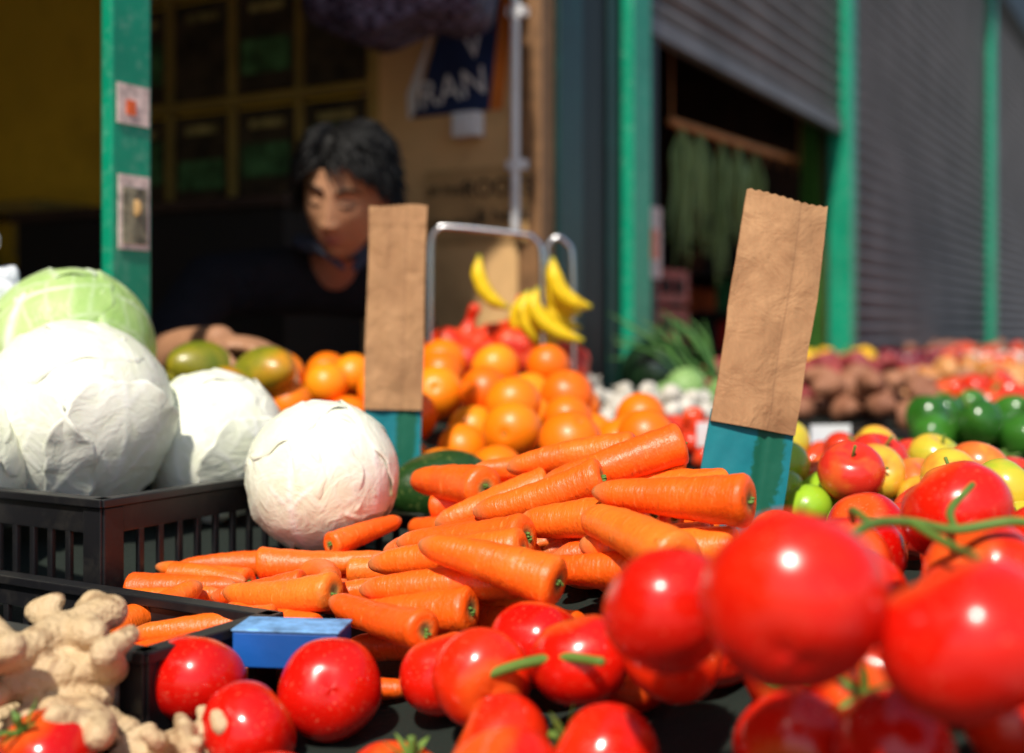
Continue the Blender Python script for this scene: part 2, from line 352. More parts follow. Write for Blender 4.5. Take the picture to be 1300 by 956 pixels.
def mk_carrot(buf,c,R,r,L,t,nu=20,nv=34):
    u=np.concatenate([[0,0,0,.004,.012,.025,.045],np.linspace(.07,.96,nv-10),[.98,.993,1.0]])
    rr=np.concatenate([[.02,.25,.36,.62,.82,.94,1.0],np.zeros(nv-7)])
    xo=np.zeros(nv); xo[0:3]=[.012,.010,.006]
    b=u[7:]; k1=.40+.14*((t*7.3)%1); body=(1-k1*b**1.2)*np.where(b>.82,np.sqrt(np.maximum(1-((b-.82)/.182)**2,.0015)),1)
    body*=1+.03*np.sin(b*40+t*30)*np.sin(b*13+t*9)
    rr[7:]=body; rr=np.maximum(rr,.02)
    a=np.linspace(0,2*np.pi,nu,endpoint=False); bend=random.uniform(-.09,.09)*L*2
    X=-L/2+(u+xo)*L; cy=bend*((u-.5)**2-.1); V=[];LL=[]
    for i in range(nv):
        w=1+.035*np.cos(2*a+t*20+u[i]*3)+.015*np.cos(5*a+u[i]*9)
        V.append(np.stack([np.full(nu,X[i]),cy[i]+r*rr[i]*w*np.cos(a),r*rr[i]*w*np.sin(a)],1)); LL.append(np.stack([np.full(nu,u[i]),rr[i]*np.cos(a),rr[i]*np.sin(a)],1))
    buf.add(np.concatenate(V)@R.T+c,gf(nu,nv)[:,::-1],L=np.concatenate(LL),t=t)
    for k in range(5):
        a0=random.uniform(0,6.28);q=random.uniform(0,.2)*r; p0=np.array([-L/2+.008*L,q*math.cos(a0),q*math.sin(a0)]); p1=p0+np.array([-random.uniform(.001,.003),0,0])
        tube(buf,[c+R@p0,c+R@p1],[.0016,.001],n=5,mi=1)
def mk_garlic(buf,c,R,r,L,t,nu=20,nv=16):
    T,P,D=sph(nu,nv); V=D*(1+.06*np.cos(7*P))[:,None]; V[:,2]=V[:,2]*.8+.55*np.exp(-(T/.22)**2)
    buf.add((V*r)@R.T+c,gf(nu,nv),L=D,t=t)
def mk_pepper(buf,c,R,r,L,t,nu=28,nv=20):
    T,P,D=sph(nu,nv); lob=1+.12*np.abs(np.cos(2*P+t*6))-.06; V=D.copy(); V[:,:2]*=(lob*(1+.12*np.cos(T)))[:,None]; V[:,2]=V[:,2]*1.15-.3*np.exp(-(T/.45)**2)
    buf.add((V*r)@R.T+c,gf(nu,nv),L=D,t=t); tube(buf,[c+R@np.array([0,0,r*.8]),c+R@np.array([.1*r,0,r*1.25]),c+R@np.array([.3*r,0,r*1.5])],[.006,.004,.005],n=7,mi=1)
def cabbage(name,c,R0,seed,mat,loose=0):
    rs=np.random.default_rng(seed); buf=Buf(); c=np.array(c)
    T,P,D=sph(40,28); buf.add(D*R0*.975+c,gf(40,28),t=.1)
    NL=10
    for k in range(NL+loose):
        th=math.acos(rs.uniform(-.45,.75)) if k<NL-1 else rs.uniform(.2,.6); ph=k*2.399+rs.uniform(-.3,.3)
        lo=k>=NL
        if lo: th=math.radians(112); ph=[-.75,-1.9,2.6][k-NL]
        d=np.array([math.sin(th)*math.cos(ph),math.sin(th)*math.sin(ph),math.cos(th)])
        dn=np.array([0,0,-1.]) ; g=dn-d*np.dot(dn,d); g/=np.linalg.norm(g); h=np.cross(d,g)
        na,nr=90,40; ang=np.linspace(0,2*np.pi,na,endpoint=False); rho=np.linspace(.004,1,nr)
        Rg,A=np.meshgrid(rho,ang,indexing='ij'); Rg=Rg.ravel();A=A.ravel()
        ext=(rs.uniform(.95,1.3) if not lo else .78)*(1+.05*np.sin(3*A+k)+.035*np.sin(7*A+2*k)+.012*np.sin(17*A+k)); al=Rg*ext
        lx=np.cos(A)*al; ly=np.sin(A)*al
        vein=np.exp(-(ly/(.022+.032*np.clip(lx+.9,0,2)))**2)
        wv=.12*np.sin(6*lx+k)+.1*np.sin(9*ly+k)
        br=np.abs(np.sin(4.2*(lx+np.abs(ly)*1.05)+k+wv)); v2=np.exp(-((1-br)/.018)**2)*np.exp(-(np.abs(ly)/.8)**2)*.75
        br3=np.abs(np.sin(11*(np.abs(ly)-.6*lx)+k*2+wv*3)); v3=np.exp(-((1-br3)/.03)**2)*.30
        vein=np.maximum(np.maximum(vein,v2),v3)
        rad=1+.0038*k+.0075*vein+.010*np.sin(2.4*lx+k)*np.sin(2*ly+2*k)+.004*np.sin(9*lx+k)*np.sin(8*ly)+(Rg**8)*(.016+.020*np.sin(4*A+k*1.7)+.012*np.sin(11*A+k)+.005*np.sin(23*A))-.024*(Rg>.985)
        if lo: rad=rad+.012+(Rg**3)*(.05+.05*np.sin(3*A+1.2))
        dirv=np.cos(al)[:,None]*d+np.sin(al)[:,None]*(np.cos(A)[:,None]*g+np.sin(A)[:,None]*h)
        buf.add(c+dirv*(R0*rad)[:,None],gf(na,nr),t=vein)
    tube(buf,[c+np.array([0,0,-R0*.9]),c+np.array([0,0,-R0*1.03])],[.022,.02],n=14)
    o=obj(name,buf,mat); pk_add(c,R0); return o
# ================================================================== MAIN DISPLAY
cabbage('white_cabbage',(-.492,1.39,1.205),.103,1,m_cabw,2)
cabbage('white_cabbage',(-.362,1.49,1.165),.085,2,m_cabw,1)
cabbage('white_cabbage',(-.20,1.295,1.146),.078,5,m_cabw)
cabbage('white_cabbage',(-.60,1.30,1.16),.085,9,m_cabw)
cabbage('green_cabbage',(-.55,1.53,1.275),.100,4,m_cabg)
def crate(name,corner,t0,t1,s0,s1,zb,zt,mat,parent=None,slots=True):
    M=(FR,np.array([corner[0],corner[1],0.])); b=Buf(); th=.006
    box2(b,(t0,s0,zb),(t1,s1,zb+.004),M)
    def wall(p,q):
        p=np.array(p);q=np.array(q);d=q-p;L=np.linalg.norm(d);d/=L;nn=np.array([-d[1],d[0]])*th/2
        def seg(a0,a1,z0,z1,thk=1.0):
            A=p+d*a0;C=p+d*a1
            V=[(A[0]-nn[0]*thk,A[1]-nn[1]*thk),(C[0]-nn[0]*thk,C[1]-nn[1]*thk),(C[0]+nn[0]*thk,C[1]+nn[1]*thk),(A[0]+nn[0]*thk,A[1]+nn[1]*thk)]
            VV=np.array([(x,y,z0) for x,y in V]+[(x,y,z1) for x,y in V]); F=[(0,3,2,1),(4,5,6,7),(0,1,5,4),(1,2,6,5),(2,3,7,6),(3,0,4,7)]
            b.add(VV@M[0].T+M[1],F,smooth=False)
        H=zt-zb
        seg(.004,L-.004,zb+.005,zb+H*.28); seg(.004,L-.004,zt-H*.30,zt-.0085); seg(-.006,L+.006,zt-.008,zt,2.9)
        seg(-.002,.022,zb+.001,zt-.009,1.5); seg(L-.022,L+.002,zb+.001,zt-.009,1.5)
        nb=max(2,int(L/.028))
        for k in range(1,nb): 
            a=.02+(L-.04)*k/nb; seg(a-.0035,a+.0035,zb+H*.28-.001,zt-H*.30+.001,.9)
    wall((t0,s0),(t1,s0)); wall((t0,s1),(t1,s1)); wall((t0,s0),(t0,s1)); wall((t1,s0),(t1,s1))
    return obj(name,b,mat,mods=[('BEVEL',dict(width=.0012,segments=2,limit_method='ANGLE'))])
crate('plastic_crate',(-.383,1.15),0,.40,0,.42,1.03,1.143,m_plastic)
crate('plastic_crate',(-.190,.968),-.13,0,0,.36,.985,1.078,m_plastic)
crate('plastic_crate',(-.10,1.35),0,.19,-.01,.17,1.04,1.098,m_plastic)
# ---- squash
b=Buf(); R=rotm(.35,0,.4); mk_oblong('squash')(b,np.array([-.085,1.46,1.112]),R,.046,.135,.3,40,30)
tube(b,[np.array([-.085,1.46,1.112])+R@np.array([-.066,0,0]),np.array([-.085,1.46,1.112])+R@np.array([-.078,0,0])],[.005,.004],n=8)
pk_add(np.array([[-.12,1.46,1.112],[-.085,1.46,1.112],[-.05,1.47,1.112]]),np.array([.04,.046,.044])); obj('green_squash',b,m_avoc)
# ---- tomatoes
tb=Buf()
def T_(x,y,z,r,tilt,cal=True,t=None):
    R=np.array(Euler(tilt).to_matrix()); pk_add((x,y,z),r*.95); mk_tomato(tb,np.array([x,y,z]),R,r,r,random.random() if t is None else t,56,40,cal)
T_(.129,.565,1.176,.0425,(-1.0,.35,0),True,.5); T_(.084,.66,1.150,.036,(-.7,.5,1),False,t=.3); T_(.206,.555,1.160,.041,(-.2,.5,2),False,.6)
T_(.315,.87,1.172,.040,(-.3,-.5,0),False,.5); T_(.290,.76,1.148,.036,(-.3,-.9,1),False,t=.8); T_(.395,.90,1.140,.036,(.2,.4,0),t=.8); T_(.23,.85,1.138,.034,(.9,-.2,.4),False)
T_(.018,.885,1.074,.036,(-.4,.3,0),False); T_(-.048,.875,1.056,.033,(-.3,-.4,0),False,.6); T_(-.128,.865,1.048,.036,(-1.9,.5,0),False,t=.1); T_(-.228,.885,1.048,.037,(-.5,.3,0),False,t=.1); T_(-.178,.83,1.030,.035,(-.4,1.0,0),False,t=.15)
T_(.345,.66,1.148,.038,(.2,.2,0)); T_(.045,.80,1.086,.034,(-.2,-.3,0),False); T_(.10,.77,1.10,.034,(.4,.9,0),True)
scatter(tb,90,(-.12,.72,.22,.10,0),mk_tomato_s,(.031,.036),cap=.045,up=.9,cands=40,test=lambda x,y:x<.0)
scatter(tb,130,(.22,.70,.24,.18,0),mk_tomato_s,(.031,.036),cap=.070,up=.9,cands=25,test=lambda x,y:(y>.52) and not(x<.07 and y<.70))
scatter(tb,22,(.30,.92,.16,.09,0),mk_tomato_s,(.030,.035),cap=.060,up=.9,cands=20,test=lambda x,y:x>.20)
def vine(pts,r=.0035): tube(tb,pts,[r*.9]+[r]*(len(pts)-2)+[r*.8],n=10,mi=1,sub=6)
vine([(.178,.66,1.186),(.205,.70,1.190),(.235,.725,1.187),(.265,.735,1.181),(.30,.735,1.186),(.325,.74,1.180)],.0030); vine([(.235,.725,1.187),(.245,.68,1.180),(.235,.62,1.186)],.0026); vine([(.205,.70,1.190),(.205,.74,1.192),(.222,.80,1.176)],.0024)
vine([(.265,.735,1.181),(.275,.77,1.188),(.30,.80,1.200)],.0026); vine([(.178,.66,1.186),(.172,.62,1.175),(.165,.60,1.155)],.0026)
vine([(-.03,.80,1.070),(.0,.79,1.084),(.03,.775,1.094),(.055,.75,1.098)]); vine([(.03,.775,1.094),(.05,.775,1.09),(.07,.78,1.085)],.003)
obj('tomato_pile',tb,[m_tomato,m_calyx])
# ---- carrots
cb=Buf(); D2=math.radians
in_c=lambda x,y: not (x<-.16 and y>1.235) and not(y<.98 and x<-.15)
scatter(cb,60,(.02,1.13,.13,.16,0),mk_carrot,(.017,.020),cap=.05,elong=(6.4,7.4),yaw=lambda:D2(random.gauss(165,20)),cands=16,sq=.9,test=in_c)
scatter(cb,150,(-.17,1.09,.15,.17,0),mk_carrot,(.0125,.0165),cap=.060,elong=(6.6,8.6),yaw=lambda: D2(random.gauss(165,26)) if random.random()<.6 else D2(random.gauss(15,35)),cands=20,sq=.88,test=in_c)
scatter(cb,80,(.035,1.11,.10,.17,0),mk_carrot,(.0180,.0220),cap=.092,elong=(5.9,7.2),yaw=lambda:D2(random.gauss(160,20)),cands=14,sq=.88,test=in_c)
obj('carrot_pile',cb,[m_carrot,m_calyx])
# ---- oranges
ob=Buf()
for (x,y,z,r) in [(-.115,2.03,1.245,.042),(.075,1.57,1.158,.041),(0.0,1.66,1.165,.040),(.085,1.90,1.200,.041),(-.115,1.86,1.205,.042),(.17,1.74,1.148,.038)]:
    pk_add((x,y,z),r); mk_orange(ob,np.array([x,y,z]),np.array(Euler((random.gauss(0,1),random.gauss(0,1),0)).to_matrix()),r,r,random.random(),40,26)
scatter(ob,130,(.015,1.80,.19,.26,0),mk_orange,(.036,.041),cap=.092,cands=14,sq=.97,test=lambda x,y: not(x<-.02 and y<1.58))
scatter(ob,30,(-.24,1.95,.13,.14,.3),mk_orange,(.033,.038),cap=.085,cands=12,sq=.97)
obj('orange_pile',ob,[m_orange,m_calyx])
mb=Buf()
for (x,y,z,a,t) in [(-.455,1.80,1.246,.5,.1),(-.36,1.78,1.238,2.6,.35),(-.40,1.72,1.205,1.2,.5)]:
    R=rotm(a,.15,a); q=np.linspace(-.035,.035,4); pk_add(np.array([x,y,z])+R[:,0][None]*q[:,None],np.array([.028,.034,.034,.028])); mk_mango(mb,np.array([x,y,z]),R,.040,.105,t,30,24)
scatter(mb,30,(-.38,1.77,.15,.10,.4),mk_mango,(.032,.038),cap=.09,elong=(2.3,2.8),cands=12)
obj('mango_pile',mb,[m_mango])
# ---- apples, limes
ab=Buf()
for (x,y,z,r,t) in [(.432,1.45,1.145,.037,.95),(.45,1.36,1.128,.034,.5),(.595,1.45,1.118,.036,.8),(.385,1.40,1.126,.032,.9)]:
    pk_add((x,y,z),r); mk_apple(ab,np.array([x,y,z]),np.array(Euler((.4,.3,0)).to_matrix()),r,r,t,40,28)
lb=Buf()
for (x,y,z,r) in [(.310,1.40,1.146,.031),(.290,1.32,1.126,.027),(.335,1.32,1.122,.029),(.255,1.36,1.115,.027)]:
    pk_add((x,y,z),r); mk_lime(lb,np.array([x,y,z]),rotm(1,1.2,0),r,r,.6,30,22)
scatter(lb,24,(.26,1.29,.08,.09,0),mk_lime,(.023,.028),cap=.055,cands=12,test=lambda x,y:not(x<.29 and y>1.17 and y<1.25))
obj('lime_pile',lb,[m_lime])
scatter(ab,80,(.48,1.34,.26,.26,0),mk_apple,(.030,.036),cap=.075,up=.8,cands=14,test=lambda x,y:x>.30 and not(x<.33 and y>1.2))
scatter(ab,14,(.22,1.06,.07,.09,0),mk_apple,(.026,.030),cap=.04,up=.8,cands=14)
obj('apple_pile',ab,[m_apple,m_calyx])
# ---- ginger
gb=Buf()
def knob(p,q,r0,r1):
    capsule(gb,p,q,r0,r1,n=14)
    p=np.array(p);q=np.array(q); d=q-p; L=np.linalg.norm(d)
    for k in range(3):
        c=p+d*(k+.6)/3.4; rr=(r0+(r1-r0)*(k+.6)/3.4); capsule(gb,c-d/L*.001,c+d/L*.001,rr*1.06,rr*1.05,n=12)
def gin(c,yaw,sc,seed):
    r_=random.Random(seed); c=Vector(c); d=Vector((math.cos(yaw),math.sin(yaw),.05)); p=c-d*.05*sc
    for k in range(4):
        q=p+(d+Vector((r_.uniform(-.4,.4),r_.uniform(-.4,.4),r_.uniform(-.2,.3))))*.030*sc
        knob(p,q,.012*sc*r_.uniform(.8,1.2),.013*sc*r_.uniform(.8,1.15))
        for j in range(2):
            s_=r_.choice((-1,1)); e=q+Vector((-d.y*s_,d.x*s_,r_.uniform(-.1,.7)))*.028*sc*r_.uniform(.6,1.2)
            knob(q,e,.0105*sc,.0105*sc*r_.uniform(.75,1.15))
            if r_.random()<.5: knob(e,e+Vector((r_.uniform(-1,1),r_.uniform(-1,1),.5))*.016*sc,.009*sc,.007*sc)
        p=q
for g_ in [((-.325,.82,1.080),1.0,.95,1),((-.295,.81,1.045),2.4,.9,2),((-.355,.83,1.055),.2,1.0,3),((-.32,.80,1.020),1.9,.95,9),((-.225,.82,1.018),.3,.70,5),((-.36,.80,1.020),2.9,.95,6),((-.265,.795,1.005),.4,.85,8),((-.31,.77,.995),.8,.95,14),((-.24,.79,.99),2.2,.8,15),((-.38,.84,1.01),1.2,1.0,16),((-.30,.84,1.012),1.6,1.0,17)]: gin(*g_)
obj('ginger_root_pile',gb,m_ginger,mods=[('REMESH',dict(mode='VOXEL',voxel_size=.0026,use_smooth_shade=True)),('SMOOTH',dict(iterations=2,factor=.5))])
# ---- blue carton
b=Buf(); Rb=rotm(-.12,0,0); Mb=(Rb,np.array([-.165,.925,1.064])); box(b,(0,0,0),(.080,.040,.026),Mb); box(b,(.0,-.0,.0144),(.082,.042,.002),Mb,mi=1); 
m_blue=plain('blue_cardboard',(.005,.10,.42),rough=.5); m_white=plain('white_card',(.75,.75,.75),rough=.6,var=.06)
obj('blue_cardboard_box',b,[m_blue,plain('blue_print',(.15,.35,.65),ns=60,var=.5)],mods=[('BEVEL',dict(width=.001,segments=2,limit_method='ANGLE'))])
# ---- price cards
def card(name,base,top,width,yaw,split,seed):
    par=empty(name); base=np.array(base,float);top=np.array(top,float); up=top-base; H=np.linalg.norm(up); up/=H
    xa=np.array([math.cos(yaw),math.sin(yaw),0]); xa-=up*np.dot(xa,up); xa/=np.linalg.norm(xa); nr=np.cross(xa,up)
    def sheet(buf,u0,u1,v0,v1,off,mi,nu=22,nv=60,amp=1.0,thick=.0016):
        for side in (0,1):
            V=[];L=[]
            for j in range(nv):
                for i in range(nu):
                    u=u0+(u1-u0)*i/(nu-1);v=v0+(v1-v0)*j/(nv-1)
                    w=amp*(.0022*math.sin(3*u+seed)+.0045*mnoise.noise(Vector((u*2.5,v*5,seed)))+.0030*abs(mnoise.noise(Vector((u*5,v*11,seed+3)))))+.005*amp*math.sin(v*3.1)*math.sin(u*2)
                    w+=-.0018*math.exp(-((u-.66-.03*v)/.03)**2)+.0012*math.exp(-((v-.93)/.006)**2)
                    e=.0
                    if v>.985 : e=.002*math.sin(u*5+seed)+.0008*((i%2)*2-1)
                    p=base+xa*((u-.5)*width*(1+.02*math.sin(v*9+seed)))+up*(v*H+e)+nr*(w+off+(thick if side==0 else -thick))
                    V.append(p);L.append((u,v,0))
            F=gf(nu,nv,False); 
            if side: F=F[:,::-1]
            buf.add(V,F,L=L,mi=mi)
            if side==0: V0=V
            else:
                idx=[i for i in range(nu)]+[j*nu+nu-1 for j in range(1,nv)]+[(nv-1)*nu+i for i in range(nu-2,-1,-1)]+[j*nu for j in range(nv-2,0,-1)]
                n=len(idx); W=[V0[k] for k in idx]+[V[k] for k in idx]; LL=[L[k] for k in idx]*2
                buf.add(W,[(k,n+k,n+(k+1)%n,(k+1)%n) for k in range(n)],L=LL,mi=mi)
    b=Buf(); sheet(b,0,1,split,1,.0,0); 
    obj('paper_bag',b,m_kraft,par)
    b=Buf(); sheet(b,.0,1,-.14,split+.04,-.0045,0,nv=18,amp=.5); obj('teal_backing_card',b,m_teal,par)
    return par
card('price_card',(.224,1.20,1.134),(.277,1.235,1.433),.086,.08,.235,1.3)
card('price_card',(-.155,1.58,1.128),(-.148,1.60,1.463),.075,.05,.21,4.1)
# ================================================================== BANANA RACK
par=empty('banana_rack'); RY=2.27
rk=lambda a,b_,dy=0: (a,RY+dy,CAMZ+b_)
b=Buf()
tube(b,[rk(-.152,-.16),rk(-.152,.10),rk(-.150,.165),rk(-.138,.186),rk(-.115,.192),rk(.02,.178),rk(.042,.168),rk(.054,.145),rk(.056,.05),rk(.056,-.16)],.0055,n=12,sub=5)
tube(b,[rk(.064,-.16,.03),rk(.064,.12,.03),rk(.068,.16,.03),rk(.085,.175,.03),rk(.102,.165,.03),rk(.112,.14,.03),rk(.114,.02,.03),rk(.114,-.16,.03)],.005,n=12,sub=5)
tube(b,[rk(-.152,-.10),rk(.056,-.10)],.004,n=8); tube(b,[rk(-.16,-.155,-.05),rk(-.152,-.158),rk(-.152,-.158,.12)],.004,n=8)
obj('steel_frame',b,m_chrome,par)
b=Buf()
def banana(pts,r=.0165,dy=0): 
    n=len(pts); P=[rk(a,c_,dy) for a,c_ in pts]; tube(b,[np.array(P[0])+(np.array(P[0])-np.array(P[1]))*.35]+P,[r*.3,r*.42,r*.95,r*1.02,r*.9,r*.28],n=7,sub=5,t=random.random())
banana([(-.061,.130),(-.062,.105),(-.051,.075),(-.032,.054),(-.007,.043)],.0150)
banana([(.045,.070),(.040,.045),(.060,.015),(.090,-.005),(.130,-.018)],.0165,-.02)
banana([(.030,.065),(.020,.040),(.030,.010),(.055,-.015),(.085,-.028)],.0165,.015)
banana([(.052,.072),(.056,.050),(.078,.030),(.102,.014),(.128,.004)],.0155,.03)
banana([(.022,.062),(.010,.036),(.012,.008),(.030,-.012),(.052,-.020)],.0155,.045)
banana([(.075,.125),(.078,.100),(.090,.072),(.115,.052),(.145,.044)],.0165,-.01)
banana([(.068,.115),(.066,.090),(.078,.058),(.100,.038),(.126,.032)],.0155,.025)
obj('bananas',b,m_banana,par)
# ---- red net bags
m_red=fruit('red_net_bag',(.75,.02,.006),(.90,.20,.02),rough=.35,ns=45,bs=250,bstr=.8,bd=.003,coat=.1)
for (cx,cy,cz,n,sp) in [(-.09,2.36,1.22,16,.06),(.0,2.34,1.235,16,.055),(.085,2.40,1.215,14,.05)]:
    b=Buf()
    for k in range(n):
        ellipsoid(b,(cx+random.uniform(-1,1)*sp,cy+random.uniform(-.05,.05),cz+random.uniform(-.045,.06)),(.033,.033,.031),n=16)
    tube(b,[(cx,cy,cz+.05),(cx+.01,cy,cz+.10),(cx+.02,cy-.01,cz+.125)],[.03,.010,.014],n=10,sub=3)
    obj('red_net_bag',b,m_red,mods=[('REMESH',dict(mode='VOXEL',voxel_size=.006,use_smooth_shade=True)),('SMOOTH',dict(iterations=2,factor=.5))])
# ================================================================== RIGHT-HAND STALL PRODUCE
m_garlic=fruit('garlic_skin',(.50,.46,.38),(.72,.68,.60),rough=.5)
m_sweet=fruit('sweet_potato_skin',(.22,.025,.03),(.40,.07,.06),rough=.6,bstr=.6)
m_yam=fruit('brown_yam_skin',(.22,.08,.04),(.42,.19,.10),rough=.7,bstr=.6)
m_redon=fruit('plum_skin',(.14,.01,.025),(.32,.03,.04),rough=.25,coat=.2)
m_onion=fruit('onion_skin',(.50,.18,.04),(.70,.34,.12),rough=.35)
m_pepg=fruit('green_pepper_skin',(.02,.10,.01),(.05,.2,.02),rough=.18,coat=.3)
m_pepr=fruit('red_pepper_skin',(.62,.015,.008),(.8,.10,.02),rough=.2,coat=.3)
m_pepy=fruit('yellow_pepper_skin',(.85,.42,.01),(.9,.6,.03),rough=.2,coat=.3)
m_beang=fruit('green_bean_skin',(.09,.20,.03),(.22,.36,.08),rough=.4)
m_cabd=fruit('savoy_leaf',(.10,.26,.05),(.30,.46,.16),rough=.5,bs=60,bstr=.9,bd=.01)
A60=math.radians(60)
def zone(name,mk,mat,n,reg,size,**k):
    b=Buf(); c=scatter(b,n,reg,mk,size,**k)
    if c: obj(name,b,[mat,m_calyx])
zone('garlic_pile',mk_garlic,m_garlic,90,(.25,2.40,.17,.12,A60),(.015,.021),cap=.075,up=.7)
zone('radish_pile',mk_lime,m_pepr,45,(.33,2.10,.10,.08,A60),(.018,.022),cap=.06)
zone('green_bean_pile',mk_bean,m_beang,330,(.70,2.12,.16,.13,A60),(.0042,.0055),cap=.07,elong=(16,22),cands=4)
zone('green_pepper_pile',mk_pepper,m_pepg,48,(.94,2.28,.20,.15,A60),(.032,.040),cap=.11,up=1.2)
zone('green_cabbage_pile',mk_lime,m_cabd,8,(.42,2.66,.06,.08,A60),(.045,.052),cap=.10)
zone('yam_pile',mk_potato,m_yam,44,(.90,2.95,.22,.16,A60),(.022,.030),cap=.10,elong=(3,4.1))
zone('red_pepper_pile',mk_pepper,m_pepr,50,(1.08,2.72,.22,.13,A60),(.028,.036),cap=.10,up=1.2)
zone('sweet_potato_pile',mk_potato,m_sweet,90,(.80,3.35,.40,.17,A60),(.021,.029),cap=.13,elong=(3.2,4.1))
zone('aubergine_pile',mk_potato,m_redon,30,(.62,3.0,.18,.1,A60),(.020,.027),cap=.08,elong=(2.5,3.6))
zone('onion_pile',mk_garlic,m_onion,70,(1.32,3.45,.30,.16,A60),(.026,.034),cap=.10,up=.9)
zone('plum_pile',mk_apple,m_redon,90,(1.22,4.1,.30,.18,A60),(.022,.028),cap=.11)
zone('yellow_pepper_pile',mk_pepper,m_pepy,16,(1.18,4.55,.12,.12,A60),(.032,.040),cap=.10,up=1)
zone('red_apple_pile',mk_apple,m_apple,60,(1.62,4.2,.36,.16,A60),(.028,.034),cap=.10)
zone('mushroom_pile',mk_garlic,m_garlic,60,(1.95,4.9,.30,.16,A60),(.024,.030),cap=.09)
zone('plum_pile',mk_apple,m_redon,80,(1.68,5.15,.40,.22,A60),(.026,.034),cap=.11)
zone('red_pepper_pile',mk_pepper,m_pepr,60,(2.35,5.6,.45,.25,A60),(.032,.040),cap=.11,up=1.2)
zone('yam_pile',mk_potato,m_yam,60,(2.2,6.2,.40,.22,A60),(.026,.034),cap=.12,elong=(2.5,3.6))
zone('tomato_pile',mk_apple,m_pepr,24,(.55,1.86,.10,.10,A60),(.026,.032),cap=.06)
crate('plastic_crate',(.52,2.13),0,.16,-.02,.20,1.03,1.085,m_bluec)
for (cx,cy,t1,s1) in [(.86,2.02,.30,.30),(.98,2.50,.38,.30),(1.28,3.10,.5,.34),(1.62,3.75,.6,.34),(.50,2.62,.35,.2)]:
    crate('plastic_crate',(cx,cy),0,t1,0,s1,float(B(cx,cy)[0])-.03,float(B(cx,cy)[0])+.045,m_plastic)
b=Buf(); ellipsoid(b,(.345,2.92,1.20),(.088,.085,.082),n=36); tube(b,[(.345,2.92,1.28),(.35,2.915,1.30)],[.006,.005],n=8); obj('dark_melon',b,m_melon)
m_leaf=fruit('leek_leaf',(.03,.12,.02),(.12,.28,.06),rough=.5)
b=Buf()
for k in range(30):
    p=np.array([.42+random.uniform(-.05,.07),2.9+random.uniform(-.06,.06),1.17+random.uniform(0,.04)]); q=p+np.array([random.uniform(-.16,-.02),random.uniform(-.03,.06),random.uniform(.05,.15)])
    tube(b,[p,(p+q)/2+np.array([0,0,.02]),q],[.011,.015,.004],n=6,sub=3,flat=.3,t=random.random())
obj('leek_bunch',b,m_leaf)
b=Buf(); R=rotm(.2,0,0); box(b,(0,0,0),(.075,.002,.06),(R,np.array([.56,2.16,1.105]))); box(b,(0,.003,-.05),(.006,.004,.08),(R,np.array([.56,2.16,1.105]))); obj('price_tag',b,m_white)
b=Buf(); box(b,(0,0,0),(.055,.002,.04),(R,np.array([.33,2.02,1.13]))); box(b,(0,.003,-.05),(.006,.004,.1),(R,np.array([.33,2.02,1.13]))); obj('price_tag',b,m_white)
# ================================================================== STALL
par=empty('market_stall')
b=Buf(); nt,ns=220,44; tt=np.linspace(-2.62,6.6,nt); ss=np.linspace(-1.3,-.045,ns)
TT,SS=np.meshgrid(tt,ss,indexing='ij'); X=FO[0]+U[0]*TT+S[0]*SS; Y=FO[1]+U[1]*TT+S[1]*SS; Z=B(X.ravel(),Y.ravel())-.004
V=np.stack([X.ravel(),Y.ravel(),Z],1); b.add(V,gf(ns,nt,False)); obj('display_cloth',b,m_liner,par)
b=Buf(); box2(b,(-2.64,-1.32,.86),(6.6,-.04,.90),FAC)
for t in np.linspace(-2.55,6.5,8):
    for s in(-1.25,-.12): box2(b,(t-.03,s-.03,0),(t+.03,s+.03,.86),FAC)
obj('wooden_table',b,m_brown,par)
b=Buf(); n=300
V=[]
for i in range(n):
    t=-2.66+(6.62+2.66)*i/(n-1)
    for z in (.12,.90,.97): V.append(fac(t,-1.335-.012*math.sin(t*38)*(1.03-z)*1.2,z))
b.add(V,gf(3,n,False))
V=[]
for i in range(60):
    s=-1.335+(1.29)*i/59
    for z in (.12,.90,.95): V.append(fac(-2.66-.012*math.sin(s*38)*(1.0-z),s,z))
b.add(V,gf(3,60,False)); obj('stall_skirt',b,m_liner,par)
# ================================================================== BUILDING
shop=empty('shop_building')
def fb(name,a,c,mat): 
    b=Buf(); box2(b,a,c,FAC); return obj(name,b,mat,shop,mods=[('BEVEL',dict(width=.004,segments=2,limit_method='ANGLE'))])
fb('side_wall_cream',(-.55,.06,0),(-.47,.50,3.2),m_wallc)
fb('side_wall_yellow',(-.548,.50,0),(-.47,4.2,3.2),m_wally)
fb('back_wall',(-6,4.2,0),(-.47,4.3,3.2),m_wally)
fb('ceiling',(-6,.05,2.62),(-.55,4.2,2.70),m_ceil)
fb('far_wall',(-6.1,.0,0),(-6,4.3,3.2),m_wallc)
fb('shop_floor',(-6,.0,.0),(-.55,4.2,.02),m_floor)
fb('brown_jamb',(-.545,-.0,0),(-.482,.058,3.0),m_brown)
fb('teal_panel',(-.48,-.012,0),(-.362,.05,3.0),m_teald)
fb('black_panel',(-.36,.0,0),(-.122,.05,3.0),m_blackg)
fb('teal_pier_trim',(-.215,-.010,0),(-.18,-.002,3.0),m_teald)
fb('green_post_front',(-1.765,.0,0),(-1.693,.022,3.2),m_green)
fb('green_post_mid',(-.12,-.03,0),(-.005,.06,3.2),m_green)
fb('green_post_right',(1.97,-.03,0),(2.06,.06,3.5),m_green)
fb('green_post_far',(5.52,-.03,0),(5.64,.06,3.5),m_green)
fb('green_post_end',(9.2,-.03,0),(9.3,.06,3.5),m_green)
fb('fascia',(-6,-.06,3.52),(9.6,.06,4.1),m_blackg)
